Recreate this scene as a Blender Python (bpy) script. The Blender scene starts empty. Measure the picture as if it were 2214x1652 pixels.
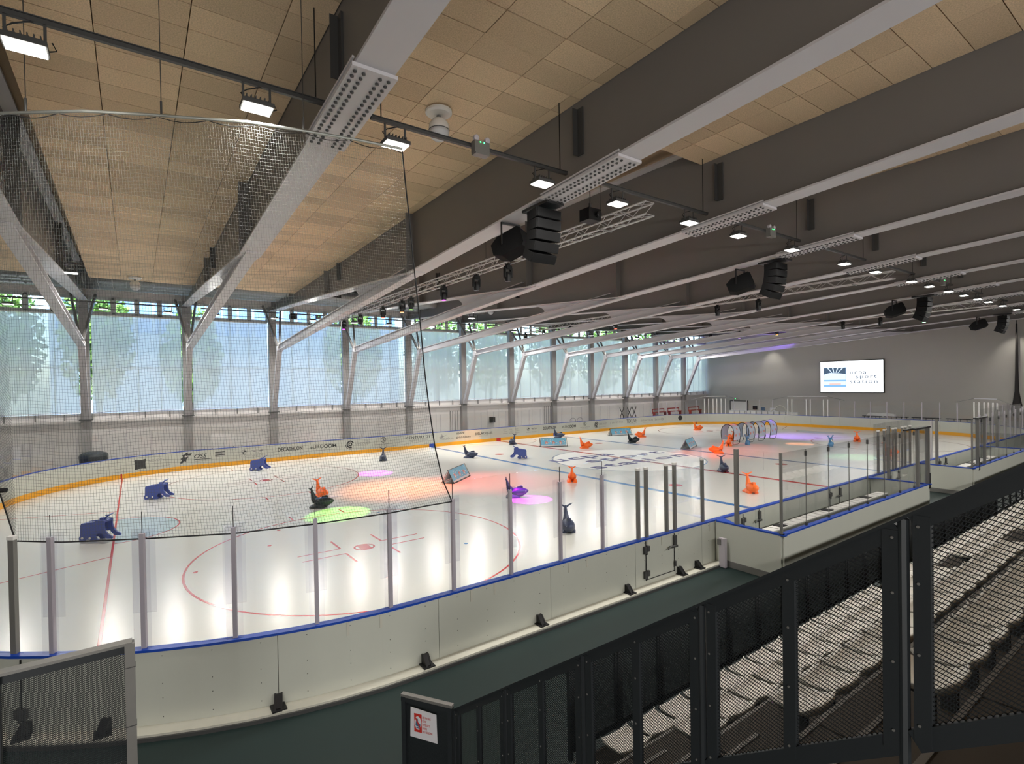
import bpy, math, random
import numpy as np
from math import sin, cos, pi, radians, hypot, atan2
from mathutils import Matrix, Vector
random.seed(7)
rng = np.random.default_rng(7)
SC = bpy.context.scene
COL = SC.collection

# ------------------------------------------------------------------ camera, world, exposure
F_PX, W_PX = 1129.93, 2214.0
cam_d = bpy.data.cameras.new('camera')
cam_d.sensor_width = 36.0
cam_d.lens = F_PX / W_PX * 36.0
cam_d.shift_x = 31.51 / W_PX
cam_d.shift_y = 16.43 / W_PX
cam_d.clip_start = 0.05
cam_d.clip_end = 400
cam = bpy.data.objects.new('camera', cam_d)
COL.objects.link(cam)
CAM = Vector((-24.379, -21.490, 4.654))
yaw, pit, rol = 0.963790, -0.0106683, -0.0169134
fw = Vector((cos(yaw) * cos(pit), sin(yaw) * cos(pit), sin(pit)))
rt = Vector((sin(yaw), -cos(yaw), 0))
up = rt.cross(fw)
r2 = rt * cos(rol) + up * sin(rol)
u2 = -rt * sin(rol) + up * cos(rol)
cam.matrix_world = Matrix(((r2.x, u2.x, -fw.x, CAM.x), (r2.y, u2.y, -fw.y, CAM.y), (r2.z, u2.z, -fw.z, CAM.z), (0, 0, 0, 1)))
SC.camera = cam

world = bpy.data.worlds.new('world')
SC.world = world
world.use_nodes = True
wn = world.node_tree
wn.nodes.clear()
w_out = wn.nodes.new('ShaderNodeOutputWorld')
w_bg = wn.nodes.new('ShaderNodeBackground')
w_sky = wn.nodes.new('ShaderNodeTexSky')
w_sky.sky_type = 'NISHITA'
w_sky.sun_disc = False
w_sky.sun_elevation = radians(48)
w_sky.sun_rotation = radians(200)
w_sky.air_density = 1.0
w_sky.dust_density = 2.0
w_bg.inputs['Strength'].default_value = 1.05
wn.links.new(w_sky.outputs[0], w_bg.inputs[0])
wn.links.new(w_bg.outputs[0], w_out.inputs[0])

sun_d = bpy.data.lights.new('sun', 'SUN')
sun_d.energy = 2.6
sun_d.angle = radians(1.0)
sun_d.color = (1.0, 0.95, 0.86)
sun = bpy.data.objects.new('sun', sun_d)
COL.objects.link(sun)
sun.rotation_euler = Vector((0.35, 0.75, -0.85)).to_track_quat('-Z', 'Y').to_euler()
sun.location = (0, -40, 40)

# daylight from the glazed entrance behind the left end of the stand
gal_d = bpy.data.lights.new('gallery_daylight', 'AREA')
gal_d.shape = 'RECTANGLE'
gal_d.size, gal_d.size_y = 8.0, 3.0
gal_d.energy = 600
gal_d.color = (1.0, 0.975, 0.94)
gal = bpy.data.objects.new('gallery_daylight', gal_d)
COL.objects.link(gal)
gal.location = (-29.5, -29.6, 3.3)
gal.rotation_euler = Vector((0.72, 0.66, -0.06)).to_track_quat('-Z', 'Z').to_euler()

# unseen fill light added behind the stand to brighten box wall and seats
strip_d = bpy.data.lights.new('stand_fill_lamp', 'AREA')
strip_d.shape = 'RECTANGLE'
strip_d.size, strip_d.size_y = 40.0, 0.5
strip_d.energy = 1250
strip_d.color = (1.0, 0.97, 0.92)
strip = bpy.data.objects.new('stand_fill_lamp', strip_d)
COL.objects.link(strip)
strip.location = (-4, -27.5, 6.9)
strip.rotation_euler = Vector((0, 0.86, -0.5)).to_track_quat('-Z', 'Z').to_euler()

SC.view_settings.view_transform = 'Standard'
SC.view_settings.look = 'None'
SC.view_settings.gamma = 1.0
SC.view_settings.exposure = 0.85
SC.view_settings.use_curve_mapping = False
SC.cycles.transparent_max_bounces = 32
SC.cycles.max_bounces = 8
SC.cycles.diffuse_bounces = 6
SC.cycles.glossy_bounces = 4
SC.cycles.caustics_reflective = False
SC.cycles.caustics_refractive = False
SC.cycles.sample_clamp_indirect = 4.0
FLOOD_W = 145.0     # per LED floodlight

# ------------------------------------------------------------------ materials
def lin(r, g, b):
    f = lambda c: (c / 255 / 12.92) if c / 255 <= 0.04045 else ((c / 255 + 0.055) / 1.055) ** 2.4
    return (f(r), f(g), f(b))

MATS = {}
def mat(name, rgb, rough=0.5, metal=0.0, noise=0.0, scale=8.0, bump=0.0, spec=0.5, rand=0.0, emit=None, estr=1.0, detail=4.0, stretch=None):
    m = bpy.data.materials.new(name)
    m.use_nodes = True
    nt = m.node_tree
    b = nt.nodes['Principled BSDF']
    col = lin(*rgb)
    b.inputs['Base Color'].default_value = (*col, 1)
    b.inputs['Roughness'].default_value = rough
    b.inputs['Metallic'].default_value = metal
    b.inputs['Specular IOR Level'].default_value = spec
    src = None
    if noise or bump:
        tc = nt.nodes.new('ShaderNodeTexCoord')
        nz = nt.nodes.new('ShaderNodeTexNoise')
        nz.inputs['Scale'].default_value = scale
        nz.inputs['Detail'].default_value = detail
        vec = tc.outputs['Object']
        if stretch:
            mp = nt.nodes.new('ShaderNodeMapping')
            mp.inputs['Scale'].default_value = stretch
            nt.links.new(vec, mp.inputs[0])
            vec = mp.outputs[0]
        nt.links.new(vec, nz.inputs['Vector'])
    if noise:
        mx = nt.nodes.new('ShaderNodeMix')
        mx.data_type = 'RGBA'
        mx.inputs[6].default_value = (*[c * (1 - noise) for c in col], 1)
        mx.inputs[7].default_value = (*[min(1, c * (1 + noise)) for c in col], 1)
        nt.links.new(nz.outputs['Fac'], mx.inputs[0])
        src = mx.outputs[2]
    if rand:
        oi = nt.nodes.new('ShaderNodeObjectInfo')
        hs = nt.nodes.new('ShaderNodeHueSaturation')
        mr = nt.nodes.new('ShaderNodeMapRange')
        mr.inputs[3].default_value = 1 - rand
        mr.inputs[4].default_value = 1 + rand
        nt.links.new(oi.outputs['Random'], mr.inputs[0])
        nt.links.new(mr.outputs[0], hs.inputs['Value'])
        if src: nt.links.new(src, hs.inputs['Color'])
        else: hs.inputs['Color'].default_value = (*col, 1)
        src = hs.outputs[0]
    if src: nt.links.new(src, b.inputs['Base Color'])
    if bump:
        bp = nt.nodes.new('ShaderNodeBump')
        bp.inputs['Strength'].default_value = bump
        bp.inputs['Distance'].default_value = 0.02
        nt.links.new(nz.outputs['Fac'], bp.inputs['Height'])
        nt.links.new(bp.outputs[0], b.inputs['Normal'])
    if emit:
        b.inputs['Emission Color'].default_value = (*lin(*emit), 1)
        b.inputs['Emission Strength'].default_value = estr
    MATS[name] = m
    return m

def glass_mat(name, tint, refl=0.07, rough=0.02):
    m = bpy.data.materials.new(name)
    m.use_nodes = True
    nt = m.node_tree
    nt.nodes.clear()
    o = nt.nodes.new('ShaderNodeOutputMaterial')
    t = nt.nodes.new('ShaderNodeBsdfTransparent')
    t.inputs[0].default_value = (*tint, 1)
    g = nt.nodes.new('ShaderNodeBsdfGlossy')
    g.inputs['Roughness'].default_value = rough
    g.inputs[0].default_value = (0.9, 0.9, 0.95, 1)
    fr = nt.nodes.new('ShaderNodeFresnel')
    fr.inputs[0].default_value = 1.2
    mu = nt.nodes.new('ShaderNodeMath')
    mu.operation = 'MULTIPLY_ADD'
    mu.inputs[1].default_value = 0.32
    mu.inputs[2].default_value = refl * 0.3
    mu.use_clamp = True
    nt.links.new(fr.outputs[0], mu.inputs[0])
    mx = nt.nodes.new('ShaderNodeMixShader')
    nt.links.new(mu.outputs[0], mx.inputs[0])
    nt.links.new(t.outputs[0], mx.inputs[1])
    nt.links.new(g.outputs[0], mx.inputs[2])
    nt.links.new(mx.outputs[0], o.inputs[0])
    MATS[name] = m
    return m

def blind_mat():
    m = bpy.data.materials.new('blind_fabric')
    m.use_nodes = True
    nt = m.node_tree
    nt.nodes.clear()
    o = nt.nodes.new('ShaderNodeOutputMaterial')
    d = nt.nodes.new('ShaderNodeBsdfDiffuse')
    d.inputs[0].default_value = (0.66, 0.67, 0.64, 1)
    tl = nt.nodes.new('ShaderNodeBsdfTranslucent')
    tl.inputs[0].default_value = (0.64, 0.60, 0.50, 1)
    tr = nt.nodes.new('ShaderNodeBsdfTransparent')
    m1 = nt.nodes.new('ShaderNodeMixShader')
    m1.inputs[0].default_value = 0.55
    m2 = nt.nodes.new('ShaderNodeMixShader')
    m2.inputs[0].default_value = 0.09
    nt.links.new(d.outputs[0], m1.inputs[1])
    nt.links.new(tl.outputs[0], m1.inputs[2])
    nt.links.new(m1.outputs[0], m2.inputs[1])
    nt.links.new(tr.outputs[0], m2.inputs[2])
    nt.links.new(m2.outputs[0], o.inputs[0])
    MATS['blind'] = m
    return m

def emit_mat(name, rgb, s):
    m = bpy.data.materials.new(name)
    m.use_nodes = True
    nt = m.node_tree
    nt.nodes.clear()
    o = nt.nodes.new('ShaderNodeOutputMaterial')
    e = nt.nodes.new('ShaderNodeEmission')
    e.inputs[0].default_value = (*lin(*rgb), 1)
    e.inputs[1].default_value = s
    nt.links.new(e.outputs[0], o.inputs[0])
    MATS[name] = m
    return m

ICE = mat('ice', (216, 216, 210), 0.22, noise=0.03, scale=0.6, spec=0.28)
# faint skate scratches in the ice gloss
_nt = ICE.node_tree
_b = _nt.nodes['Principled BSDF']
_tc = _nt.nodes.new('ShaderNodeTexCoord')
_nz = _nt.nodes.new('ShaderNodeTexNoise'); _nz.inputs['Scale'].default_value = 9.0; _nz.inputs['Detail'].default_value = 6
_nt.links.new(_tc.outputs['Object'], _nz.inputs['Vector'])
_bp = _nt.nodes.new('ShaderNodeBump'); _bp.inputs['Strength'].default_value = 0.10; _bp.inputs['Distance'].default_value = 0.012
_nt.links.new(_nz.outputs['Fac'], _bp.inputs['Height'])
_nt.links.new(_bp.outputs[0], _b.inputs['Normal'])
RED = mat('red_paint', (190, 52, 48), 0.2)
BLUE_L = mat('blue_paint', (62, 116, 176), 0.2)
NAVY = mat('navy_paint', (30, 22, 110), 0.4, spec=0.3)
CREASE = mat('crease_blue', (186, 205, 212), 0.2)
LOGOW = mat('logo_white', (244, 243, 238), 0.3)
RUBBER = mat('green_rubber', (16, 38, 37), 0.55, noise=0.10, scale=3)
CONC = mat('concrete', (196, 194, 182), 0.8, noise=0.1, scale=4)
BOARD = mat('white_board', (194, 196, 186), 0.35, noise=0.03, scale=2)
BOARDV = mat('ad_vinyl', (214, 212, 208), 0.3)
CAPB = mat('blue_rail', (26, 70, 172), 0.35)
YEL = mat('yellow_kick', (232, 164, 22), 0.4, noise=0.04, scale=2)
STEEL = mat('grey_steel_paint', (112, 109, 107), 0.42, noise=0.03, scale=1.5)
STEELF = mat('lit_steel_paint', (196, 193, 197), 0.42, noise=0.02, scale=1.5)  # same girder paint, lightened as if lit by bounce off the ice
COLM = mat('column_paint', (150, 147, 146), 0.5, noise=0.03, scale=1.5)
DKS = mat('dark_steel', (66, 66, 66), 0.5)
WOODW = mat('wood_wool', (214, 190, 158), 0.95, noise=0.42, scale=42, rand=0.15, detail=9, bump=0.4)
WOODD = mat('wood_wool_deck', (190, 168, 140), 0.95, noise=0.16, scale=50)
DECK = mat('metal_deck', (96, 96, 94), 0.6)
WALLG = mat('wall_grey', (186, 182, 176), 0.85, noise=0.02, scale=1)
WALLW = mat('wall_white', (226, 222, 220), 0.6, noise=0.02, scale=1)
WALLD = mat('wall_dark', (58, 56, 54), 0.9)
ALU = mat('aluminium', (192, 186, 194), 0.4, metal=0.15)
ALUD = mat('aluminium_dark', (122, 121, 118), 0.4, metal=0.2)
ALUT = mat('truss_aluminium', (200, 198, 200), 0.35, metal=0.5)
GALV = mat('galvanised', (150, 152, 152), 0.4, metal=0.7, noise=0.15, scale=3)
BLACK = mat('black_plastic', (22, 22, 23), 0.5, spec=0.3)
SPKB = mat('speaker_black', (14, 14, 15), 0.8, spec=0.15)
BLACKM = mat('black_metal', (34, 34, 36), 0.4, metal=0.3)
GRILL = mat('speaker_grille', (12, 12, 13), 0.85, noise=0.1, scale=200, spec=0.12)
WHITE = mat('white_plastic', (226, 224, 220), 0.4)
GUARD = mat('guard_paint', (34, 38, 41), 0.5, noise=0.06, scale=4)
GUARDL = mat('guard_galv', (132, 130, 126), 0.45, metal=0.4, noise=0.1, scale=8)
STAND = mat('stand_floor', (62, 54, 45), 0.8, noise=0.1, scale=3)
NOSE = mat('step_nosing', (112, 108, 102), 0.5, metal=0.3)
SEAT = mat('seat_plastic', (232, 229, 220), 0.35, noise=0.02, scale=3)
ORANGE = mat('orange_plastic', (255, 116, 44), 0.4, noise=0.04, scale=6)
NAVYP = mat('navy_plastic', (48, 58, 84), 0.42, noise=0.08, scale=6)
INKP = mat('ink_plastic', (30, 40, 46), 0.42, noise=0.08, scale=6)
CARTB = mat('cart_blue', (66, 84, 158), 0.45, noise=0.05, scale=6)
REINB = mat('reindeer_blue', (78, 132, 176), 0.45, noise=0.05, scale=8)
PRINT = mat('printed_sheet', (118, 186, 218), 0.5, noise=0.18, scale=2.5)
SHEETW = mat('sheet_white', (206, 208, 212), 0.6)
PINK = mat('print_pink', (214, 140, 130), 0.6)
TUNF = mat('tunnel_fabric', (182, 196, 214), 0.6, noise=0.1, scale=2)
INK = mat('logo_ink', (40, 40, 42), 0.5)
INKG = mat('logo_ink_grey', (140, 138, 138), 0.5)
NETM = mat('net_cord', (84, 88, 86), 0.7)
ROPE = mat('black_rope', (18, 18, 20), 0.7)
RODM = mat('net_rod', (176, 178, 172), 0.3, metal=0.8)
WINF = mat('window_frame', (196, 200, 200), 0.5)
LEAF = mat('leaf', (112, 146, 62), 0.6, noise=0.3, scale=1.2)
BARK = mat('bark', (92, 76, 60), 0.9)
BLDG = mat('building_panel', (150, 168, 190), 0.5)
BPANE = mat('building_pane', (84, 128, 190), 0.15)
GND = mat('outside_ground', (150, 146, 136), 0.9)
REDB = mat('red_bench', (150, 44, 40), 0.5)
SIGNW = mat('sign_paper', (220, 218, 222), 0.6)
SIGNR = mat('sign_red', (196, 44, 34), 0.6)
SIGNB = mat('sign_blue', (70, 98, 130), 0.6)
CURT = mat('dark_curtain', (48, 44, 44), 0.9)
GLASS = glass_mat('acrylic', (0.984, 0.988, 0.984), 0.05)
GLASSB = glass_mat('acrylic_strip', (0.955, 0.952, 0.965), 0.06)
PANE = glass_mat('window_pane', (0.86, 0.93, 0.96), 0.1)
BLIND = blind_mat()
LED = emit_mat('led_panel', (255, 250, 238), 9.0)
SCRW = emit_mat('screen_white', (246, 250, 255), 1.25)
SCRD = emit_mat('screen_dark', (70, 88, 108), 0.8)
SCRB = emit_mat('screen_blue', (120, 165, 215), 0.9)
SCRM = emit_mat('screen_mid', (190, 210, 236), 1.0)
SCRP = emit_mat('screen_pink', (206, 170, 160), 0.9)
GREENL = emit_mat('green_indicator', (60, 255, 110), 4.0)

# ------------------------------------------------------------------ mesh helper
OFF = {}
def off_of(o):
    return OFF.get(o.name, Vector((0, 0, 0))) if o else Vector((0, 0, 0))

class MB:
    def __init__(s):
        s.v, s.f = [], []
    def add(s, vs, fs):
        n = len(s.v)
        s.v += [tuple(q) for q in vs]
        s.f += [tuple(i + n for i in q) for q in fs]
        return s
    def box(s, c, d, rot=None):
        hx, hy, hz = d[0] / 2, d[1] / 2, d[2] / 2
        vs = [Vector((x, y, z)) for x in (-hx, hx) for y in (-hy, hy) for z in (-hz, hz)]
        if rot is not None: vs = [rot @ q for q in vs]
        c = Vector(c)
        return s.add([q + c for q in vs], [(0, 1, 3, 2), (4, 6, 7, 5), (0, 4, 5, 1), (2, 3, 7, 6), (0, 2, 6, 4), (1, 5, 7, 3)])
    def bar(s, a, b, w, h, upv=(0, 0, 1)):
        a, b = Vector(a), Vector(b)
        d = (b - a).normalized()
        sd = d.cross(Vector(upv))
        if sd.length < 1e-4: sd = d.cross(Vector((1, 0, 0)))
        sd.normalize()
        u = sd.cross(d)
        sd, u = sd * w / 2, u * h / 2
        return s.add([a - sd - u, a + sd - u, a + sd + u, a - sd + u, b - sd - u, b + sd - u, b + sd + u, b - sd + u],
                     [(0, 1, 2, 3), (7, 6, 5, 4), (0, 4, 5, 1), (1, 5, 6, 2), (2, 6, 7, 3), (3, 7, 4, 0)])
    def tube(s, pts, r, n=6, cap=True):
        pts = [Vector(p) for p in pts]
        m = len(pts)
        rs = r if isinstance(r, (list, tuple)) else [r] * m
        ref = None
        vs = []
        for i, p in enumerate(pts):
            t = (pts[min(i + 1, m - 1)] - pts[max(i - 1, 0)]).normalized()
            if ref is None or abs(t.dot(ref)) > 0.99:
                ref = Vector((0, 0, 1)) if abs(t.z) < 0.9 else Vector((1, 0, 0))
            a = t.cross(ref).normalized()
            b = a.cross(t)
            for k in range(n):
                th = 2 * pi * k / n
                vs.append(p + a * (rs[i] * cos(th)) + b * (rs[i] * sin(th)))
        fs = []
        for i in range(m - 1):
            for k in range(n):
                k2 = (k + 1) % n
                fs.append((i * n + k, i * n + k2, (i + 1) * n + k2, (i + 1) * n + k))
        if cap:
            fs.append(tuple(range(n))[::-1])
            fs.append(tuple((m - 1) * n + k for k in range(n)))
        return s.add(vs, fs)
    def loft(s, rings, cap=True):
        n = len(rings[0])
        vs = [q for r in rings for q in r]
        fs = []
        for i in range(len(rings) - 1):
            for k in range(n):
                k2 = (k + 1) % n
                fs.append((i * n + k, i * n + k2, (i + 1) * n + k2, (i + 1) * n + k))
        if cap:
            fs.append(tuple(range(n))[::-1])
            fs.append(tuple((len(rings) - 1) * n + k for k in range(n)))
        return s.add(vs, fs)
    def lathe(s, prof, c=(0, 0, 0), n=12, axis='z'):
        rings = []
        for r, z in prof:
            ring = []
            for k in range(n):
                th = 2 * pi * k / n
                q = (r * cos(th), r * sin(th), z)
                if axis == 'x': q = (z, r * cos(th), r * sin(th))
                if axis == 'y': q = (r * sin(th), z, r * cos(th))
                ring.append((q[0] + c[0], q[1] + c[1], q[2] + c[2]))
            rings.append(ring)
        return s.loft(rings)
    def prism(s, poly, fn, d0, d1):
        """poly: 2-D outline; fn(a, b, d) -> point; extruded d0..d1"""
        n = len(poly)
        vs = [fn(a, b, d0) for a, b in poly] + [fn(a, b, d1) for a, b in poly]
        fs = [tuple(range(n))[::-1], tuple(range(n, 2 * n))]
        for i in range(n):
            j = (i + 1) % n
            fs.append((i, j, n + j, n + i))
        return s.add(vs, fs)
    def mesh(s, name, shift=None):
        me = bpy.data.meshes.new(name)
        v = s.v
        if shift is not None:
            v = [(a - shift[0], b - shift[1], c - shift[2]) for a, b, c in v]
        me.from_pydata(v, [], s.f)
        me.update()
        return me
    def build(s, name, m, parent=None, smooth=False):
        off = off_of(parent)
        me = s.mesh(name, off)
        return put(name, me, m, parent, smooth)

def put(name, me, m, parent=None, smooth=False, loc=None):
    if m is not None and not me.materials: me.materials.append(m)
    if smooth: me.polygons.foreach_set('use_smooth', [True] * len(me.polygons))
    o = bpy.data.objects.new(name, me)
    COL.objects.link(o)
    if parent is not None:
        o.parent = parent
        OFF[o.name] = off_of(parent)
    if loc is not None: o.location = Vector(loc) - off_of(parent)
    return o

def root(name, loc, label, cat, group=None, kind=None, rz=0.0):
    o = bpy.data.objects.new(name, None)
    o.empty_display_size = 0.2
    COL.objects.link(o)
    o.location = loc
    o.rotation_euler = (0, 0, rz)
    OFF[o.name] = Vector(loc)
    tag(o, label, cat, group, kind)
    return o
def tag(o, label=None, cat=None, group=None, kind=None):
    if label: o['label'] = label
    if cat: o['category'] = cat
    if group: o['group'] = group
    if kind: o['kind'] = kind
    return o
def dup(o, loc=None, rz=None, label=None, parent=None):
    c = o.copy()
    COL.objects.link(c)
    if parent is not None: c.parent = parent
    if loc is not None: c.location = loc
    if rz is not None: c.rotation_euler = (0, 0, rz)
    if label: c['label'] = label
    for ch in list(o.children): dup(ch, parent=c)
    return c
ORD = ['first', 'second', 'third', 'fourth', 'fifth', 'sixth', 'seventh', 'eighth', 'ninth', 'tenth', 'eleventh', 'twelfth', 'thirteenth', 'fourteenth', 'fifteenth', 'sixteenth', 'seventeenth', 'eighteenth', 'nineteenth', 'twentieth']
def ordn(i):
    if i < 20: return ORD[i]
    tens = {2: 'twenty', 3: 'thirty', 4: 'forty'}[(i + 1) // 10]
    r = (i + 1) % 10
    return tens[:-1] + 'ieth' if r == 0 else tens + '-' + ORD[r - 1]

def text_mesh(s, size, font_shear=0.0, spacing=1.0, align='LEFT', bold=0.0, depth=0.0):
    cu = bpy.data.curves.new('lettering', 'FONT')
    cu.body = s
    cu.size = size
    cu.shear = font_shear
    cu.space_character = spacing
    cu.align_x = align
    cu.offset = bold
    cu.extrude = depth
    cu.resolution_u = 2
    o = bpy.data.objects.new('tmp_lettering', cu)
    COL.objects.link(o)
    dg = bpy.context.evaluated_depsgraph_get()
    me = bpy.data.meshes.new_from_object(o.evaluated_get(dg))
    bpy.data.objects.remove(o)
    bpy.data.curves.remove(cu)
    me.materials.clear()
    return me
def letter(name, s, width, h, origin, ax, ay, m, parent, bold=0.0, spacing=1.0, shear=0.0):
    """flat lettering: fits WIDTH x cap height H at ORIGIN (lower left), along AX, up AY"""
    me = text_mesh(s, 1.0, shear, spacing, bold=bold)
    co = np.empty(len(me.vertices) * 3); me.vertices.foreach_get('co', co); co = co.reshape(-1, 3)
    lo, hi = co.min(0), co.max(0)
    sx = width / max(1e-6, hi[0] - lo[0]); sy = h / max(1e-6, hi[1] - lo[1])
    ax, ay, og = np.array(ax, float), np.array(ay, float), np.array(Vector(origin) - off_of(parent))
    p = og + np.outer((co[:, 0] - lo[0]) * sx, ax) + np.outer((co[:, 1] - lo[1]) * sy, ay)
    me.vertices.foreach_set('co', p.ravel()); me.update()
    return put(name, me, m, parent)

# ------------------------------------------------------------------ rink outline (rounded rectangle)
HX, HY, RR = 28.9, 13.5, 8.2
XS = HX - RR
SX, SY = 2 * (HX - RR), 2 * (HY - RR)
AL = pi / 2 * RR
TOTAL = 2 * SX + 2 * SY + 4 * AL
def rp(s, off=0.0):
    """point and outward normal at arc length s (0 = start of the near straight, running +X)"""
    s %= TOTAL
    if s < SX: return (-(HX - RR) + s, -HY - off), (0, -1)
    s -= SX
    def arc(cx, cy, a0, s):
        th = a0 + s / RR
        return (cx + (RR + off) * cos(th), cy + (RR + off) * sin(th)), (cos(th), sin(th))
    if s < AL: return arc(HX - RR, -(HY - RR), -pi / 2, s)
    s -= AL
    if s < SY: return (HX + off, -(HY - RR) + s), (1, 0)
    s -= SY
    if s < AL: return arc(HX - RR, HY - RR, 0, s)
    s -= AL
    if s < SX: return (HX - RR - s, HY + off), (0, 1)
    s -= SX
    if s < AL: return arc(-(HX - RR), HY - RR, pi / 2, s)
    s -= AL
    if s < SY: return (-HX - off, HY - RR - s), (-1, 0)
    s -= SY
    return arc(-(HX - RR), -(HY - RR), pi, s)
_PT = np.array([rp(TOTAL * i / 6000, 0.1)[0] for i in range(6000)])
def s_at(x, y): return TOTAL * int(np.argmin((_PT[:, 0] - x) ** 2 + (_PT[:, 1] - y) ** 2)) / 6000
def s_near(x): return x + (HX - RR)                       # near straight
def s_far(x): return SX + 2 * AL + SY + (HX - RR) - x     # far straight
def sweep(mb, s0, s1, o0, o1, z0, z1, step=0.6):
    n = max(1, int(math.ceil((s1 - s0) / step)))
    rings = []
    for i in range(n + 1):
        s = s0 + (s1 - s0) * i / n
        a, _ = rp(s, o0); b, _ = rp(s, o1)
        rings.append([(a[0], a[1], z0), (b[0], b[1], z0), (b[0], b[1], z1), (a[0], a[1], z1)])
    return mb.loft(rings)

BX = lambda k: -26.66 + 4.994 * (k - 1)      # beam / column axes, k = 1..12

# ================================================================== SETTING: floor, ice, walls
fl = MB()
fl.add([(-34, -31, -0.02), (34, -31, -0.02), (34, 17, -0.02), (-34, 17, -0.02), (-34, -31, -0.3), (34, -31, -0.3), (34, 17, -0.3), (-34, 17, -0.3)],
       [(0, 1, 2, 3), (7, 6, 5, 4), (0, 4, 5, 1), (1, 5, 6, 2), (2, 6, 7, 3), (3, 7, 4, 0)])
floor = fl.build('floor', RUBBER)
tag(floor, 'dark green rubber walkway floor around the ice rink', 'floor', kind='structure')

ice_pts = [rp(TOTAL * i / 240, 0.10)[0] for i in range(240)]
ib = MB(); ib.prism(ice_pts, lambda a, b, d: (a, b, d), -0.015, 0.0)
ice = ib.build('floor_ice', ICE)
tag(ice, 'white ice sheet of the rink with red and blue hockey lines', 'ice rink', kind='structure')
ZM = 0.0015
def clip_y(x):
    """half width of the ice at abscissa x"""
    ax = abs(x) - (HX - RR)
    return HY + .07 if ax <= 0 else (HY - RR) + math.sqrt(max(0, (RR + .07) ** 2 - ax * ax))
def flat(name, pts, m, z=ZM):
    b = MB(); n = len(pts)
    b.add([(p[0], p[1], z) for p in pts], [tuple(range(n))])
    return b.build(name, m, ice)
def hline(name, x, w, m, y0=None, y1=None, z=ZM):
    y = clip_y(x)
    y0 = -y if y0 is None else y0; y1 = y if y1 is None else y1
    return flat(name, [(x - w / 2, y0), (x + w / 2, y0), (x + w / 2, y1), (x - w / 2, y1)], m, z)
def ring(name, cx, cy, r, w, m, a0=0, a1=2 * pi, n=72, z=ZM):
    b = MB(); vs, fs = [], []
    for i in range(n + 1):
        t = a0 + (a1 - a0) * i / n
        vs += [(cx + (r - w / 2) * cos(t), cy + (r - w / 2) * sin(t), z), (cx + (r + w / 2) * cos(t), cy + (r + w / 2) * sin(t), z)]
    for i in range(n): fs.append((2 * i, 2 * i + 1, 2 * i + 3, 2 * i + 2))
    b.add(vs, fs)
    return b.build(name, m, ice)
def disc(name, cx, cy, r, m, n=48, z=ZM):
    return flat(name, [(cx + r * cos(2 * pi * i / n), cy + r * sin(2 * pi * i / n)) for i in range(n)], m, z)
def seg(name, a, b, w, m, z=ZM):
    a, b = Vector(a), Vector(b); d = (b - a).normalized(); p = Vector((-d.y, d.x)) * w / 2
    return flat(name, [a - p, b - p, b + p, a + p], m, z)
disc('white_logo_disc', 0, 0, 4.42, LOGOW, z=0.001)
ring('center_circle', 0, 0, 4.5, 0.05, BLUE_L)
hline('center_line', 0, 0.30, RED, z=0.003)
for x in (-6.12, 6.12): hline('blue_line', x, 0.30, BLUE_L)
for sx in (-1, 1):
    hline('goal_line', sx * 25.0, 0.06, RED)
    pts = [(sx * 24.96, -1.8)] + [(sx * (25 - 1.83 * cos(t)), 1.83 * sin(t)) for t in np.linspace(-pi / 2, pi / 2, 24)] + [(sx * 24.96, 1.8)]
    flat('goal_crease', pts if sx > 0 else pts[::-1], CREASE, 0.001)
    ring('goal_crease_outline', sx * 25, 0, 1.83, 0.05, RED, pi / 2 if sx > 0 else -pi / 2, 3 * pi / 2 if sx > 0 else pi / 2, 30)
    for q in (-1, 1): seg('trapezoid_line', (sx * 25, q * 3.3), (sx * 28.8, q * 4.7), 0.05, RED)
    for sy in (-1, 1):
        cx, cy = sx * 19.0, sy * 6.85
        ring('face_off_circle', cx, cy, 4.5, 0.055, RED, n=96)
        disc('face_off_spot', cx, cy, 0.30, RED)
        for t in (-1, 1):
            b = MB(); ln = []
            for i in range(9):
                th = -0.75 + 1.5 * i / 8
                ln.append((cx + t * 0.245 * cos(th), cy + 0.245 * sin(th)))
            flat('face_off_spot_window', [(cx + t * 0.16, cy - 0.17)] + ln + [(cx + t * 0.16, cy + 0.17)], ICE, 0.0025)
            for q in (-1, 1):
                seg('hash_mark', (cx + t * 0.62, cy + q * 0.26), (cx + t * 0.62, cy + q * 1.12), 0.06, RED)
                seg('hash_mark', (cx + t * 0.62, cy + q * 0.26), (cx + t * 1.80, cy + q * 0.26), 0.05, RED)
                seg('hash_mark', (cx + q * 0.9, cy + t * 4.5), (cx + q * 0.9, cy + t * 5.1), 0.06, RED)
        disc('neutral_spot', sx * 4.62, sy * 6.85, 0.30, RED)
ring('referee_crease', 0, 13.5, 3.0, 0.05, RED, pi, 2 * pi, 40)
for q in ((-23.2, -6.2), (-21.2, -5.0), (-17.1, -3.2), (-16.5, -8.4), (-15.4, -5.9), (-20.6, -3.4)):
    disc('paint_dot', q[0], q[1], 0.06, RED if q[0] < -18 else BLUE_L, 12)
letter('ice_lettering', 'ucpa', 4.95, 1.25, (-4.1, 1.30, 0.0032), (1, 0, 0), (0, 1, 0), NAVY, ice, bold=0.028, spacing=1.15)
letter('ice_lettering', 'sport', 6.7, 1.25, (-2.7, -0.1, 0.0042), (1, 0, 0), (0, 1, 0), NAVY, ice, bold=0.028, spacing=1.15)
letter('ice_lettering', 'station', 8.1, 1.05, (-4.1, -1.6, 0.0032), (1, 0, 0), (0, 1, 0), NAVY, ice, bold=0.028, spacing=1.15)

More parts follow.
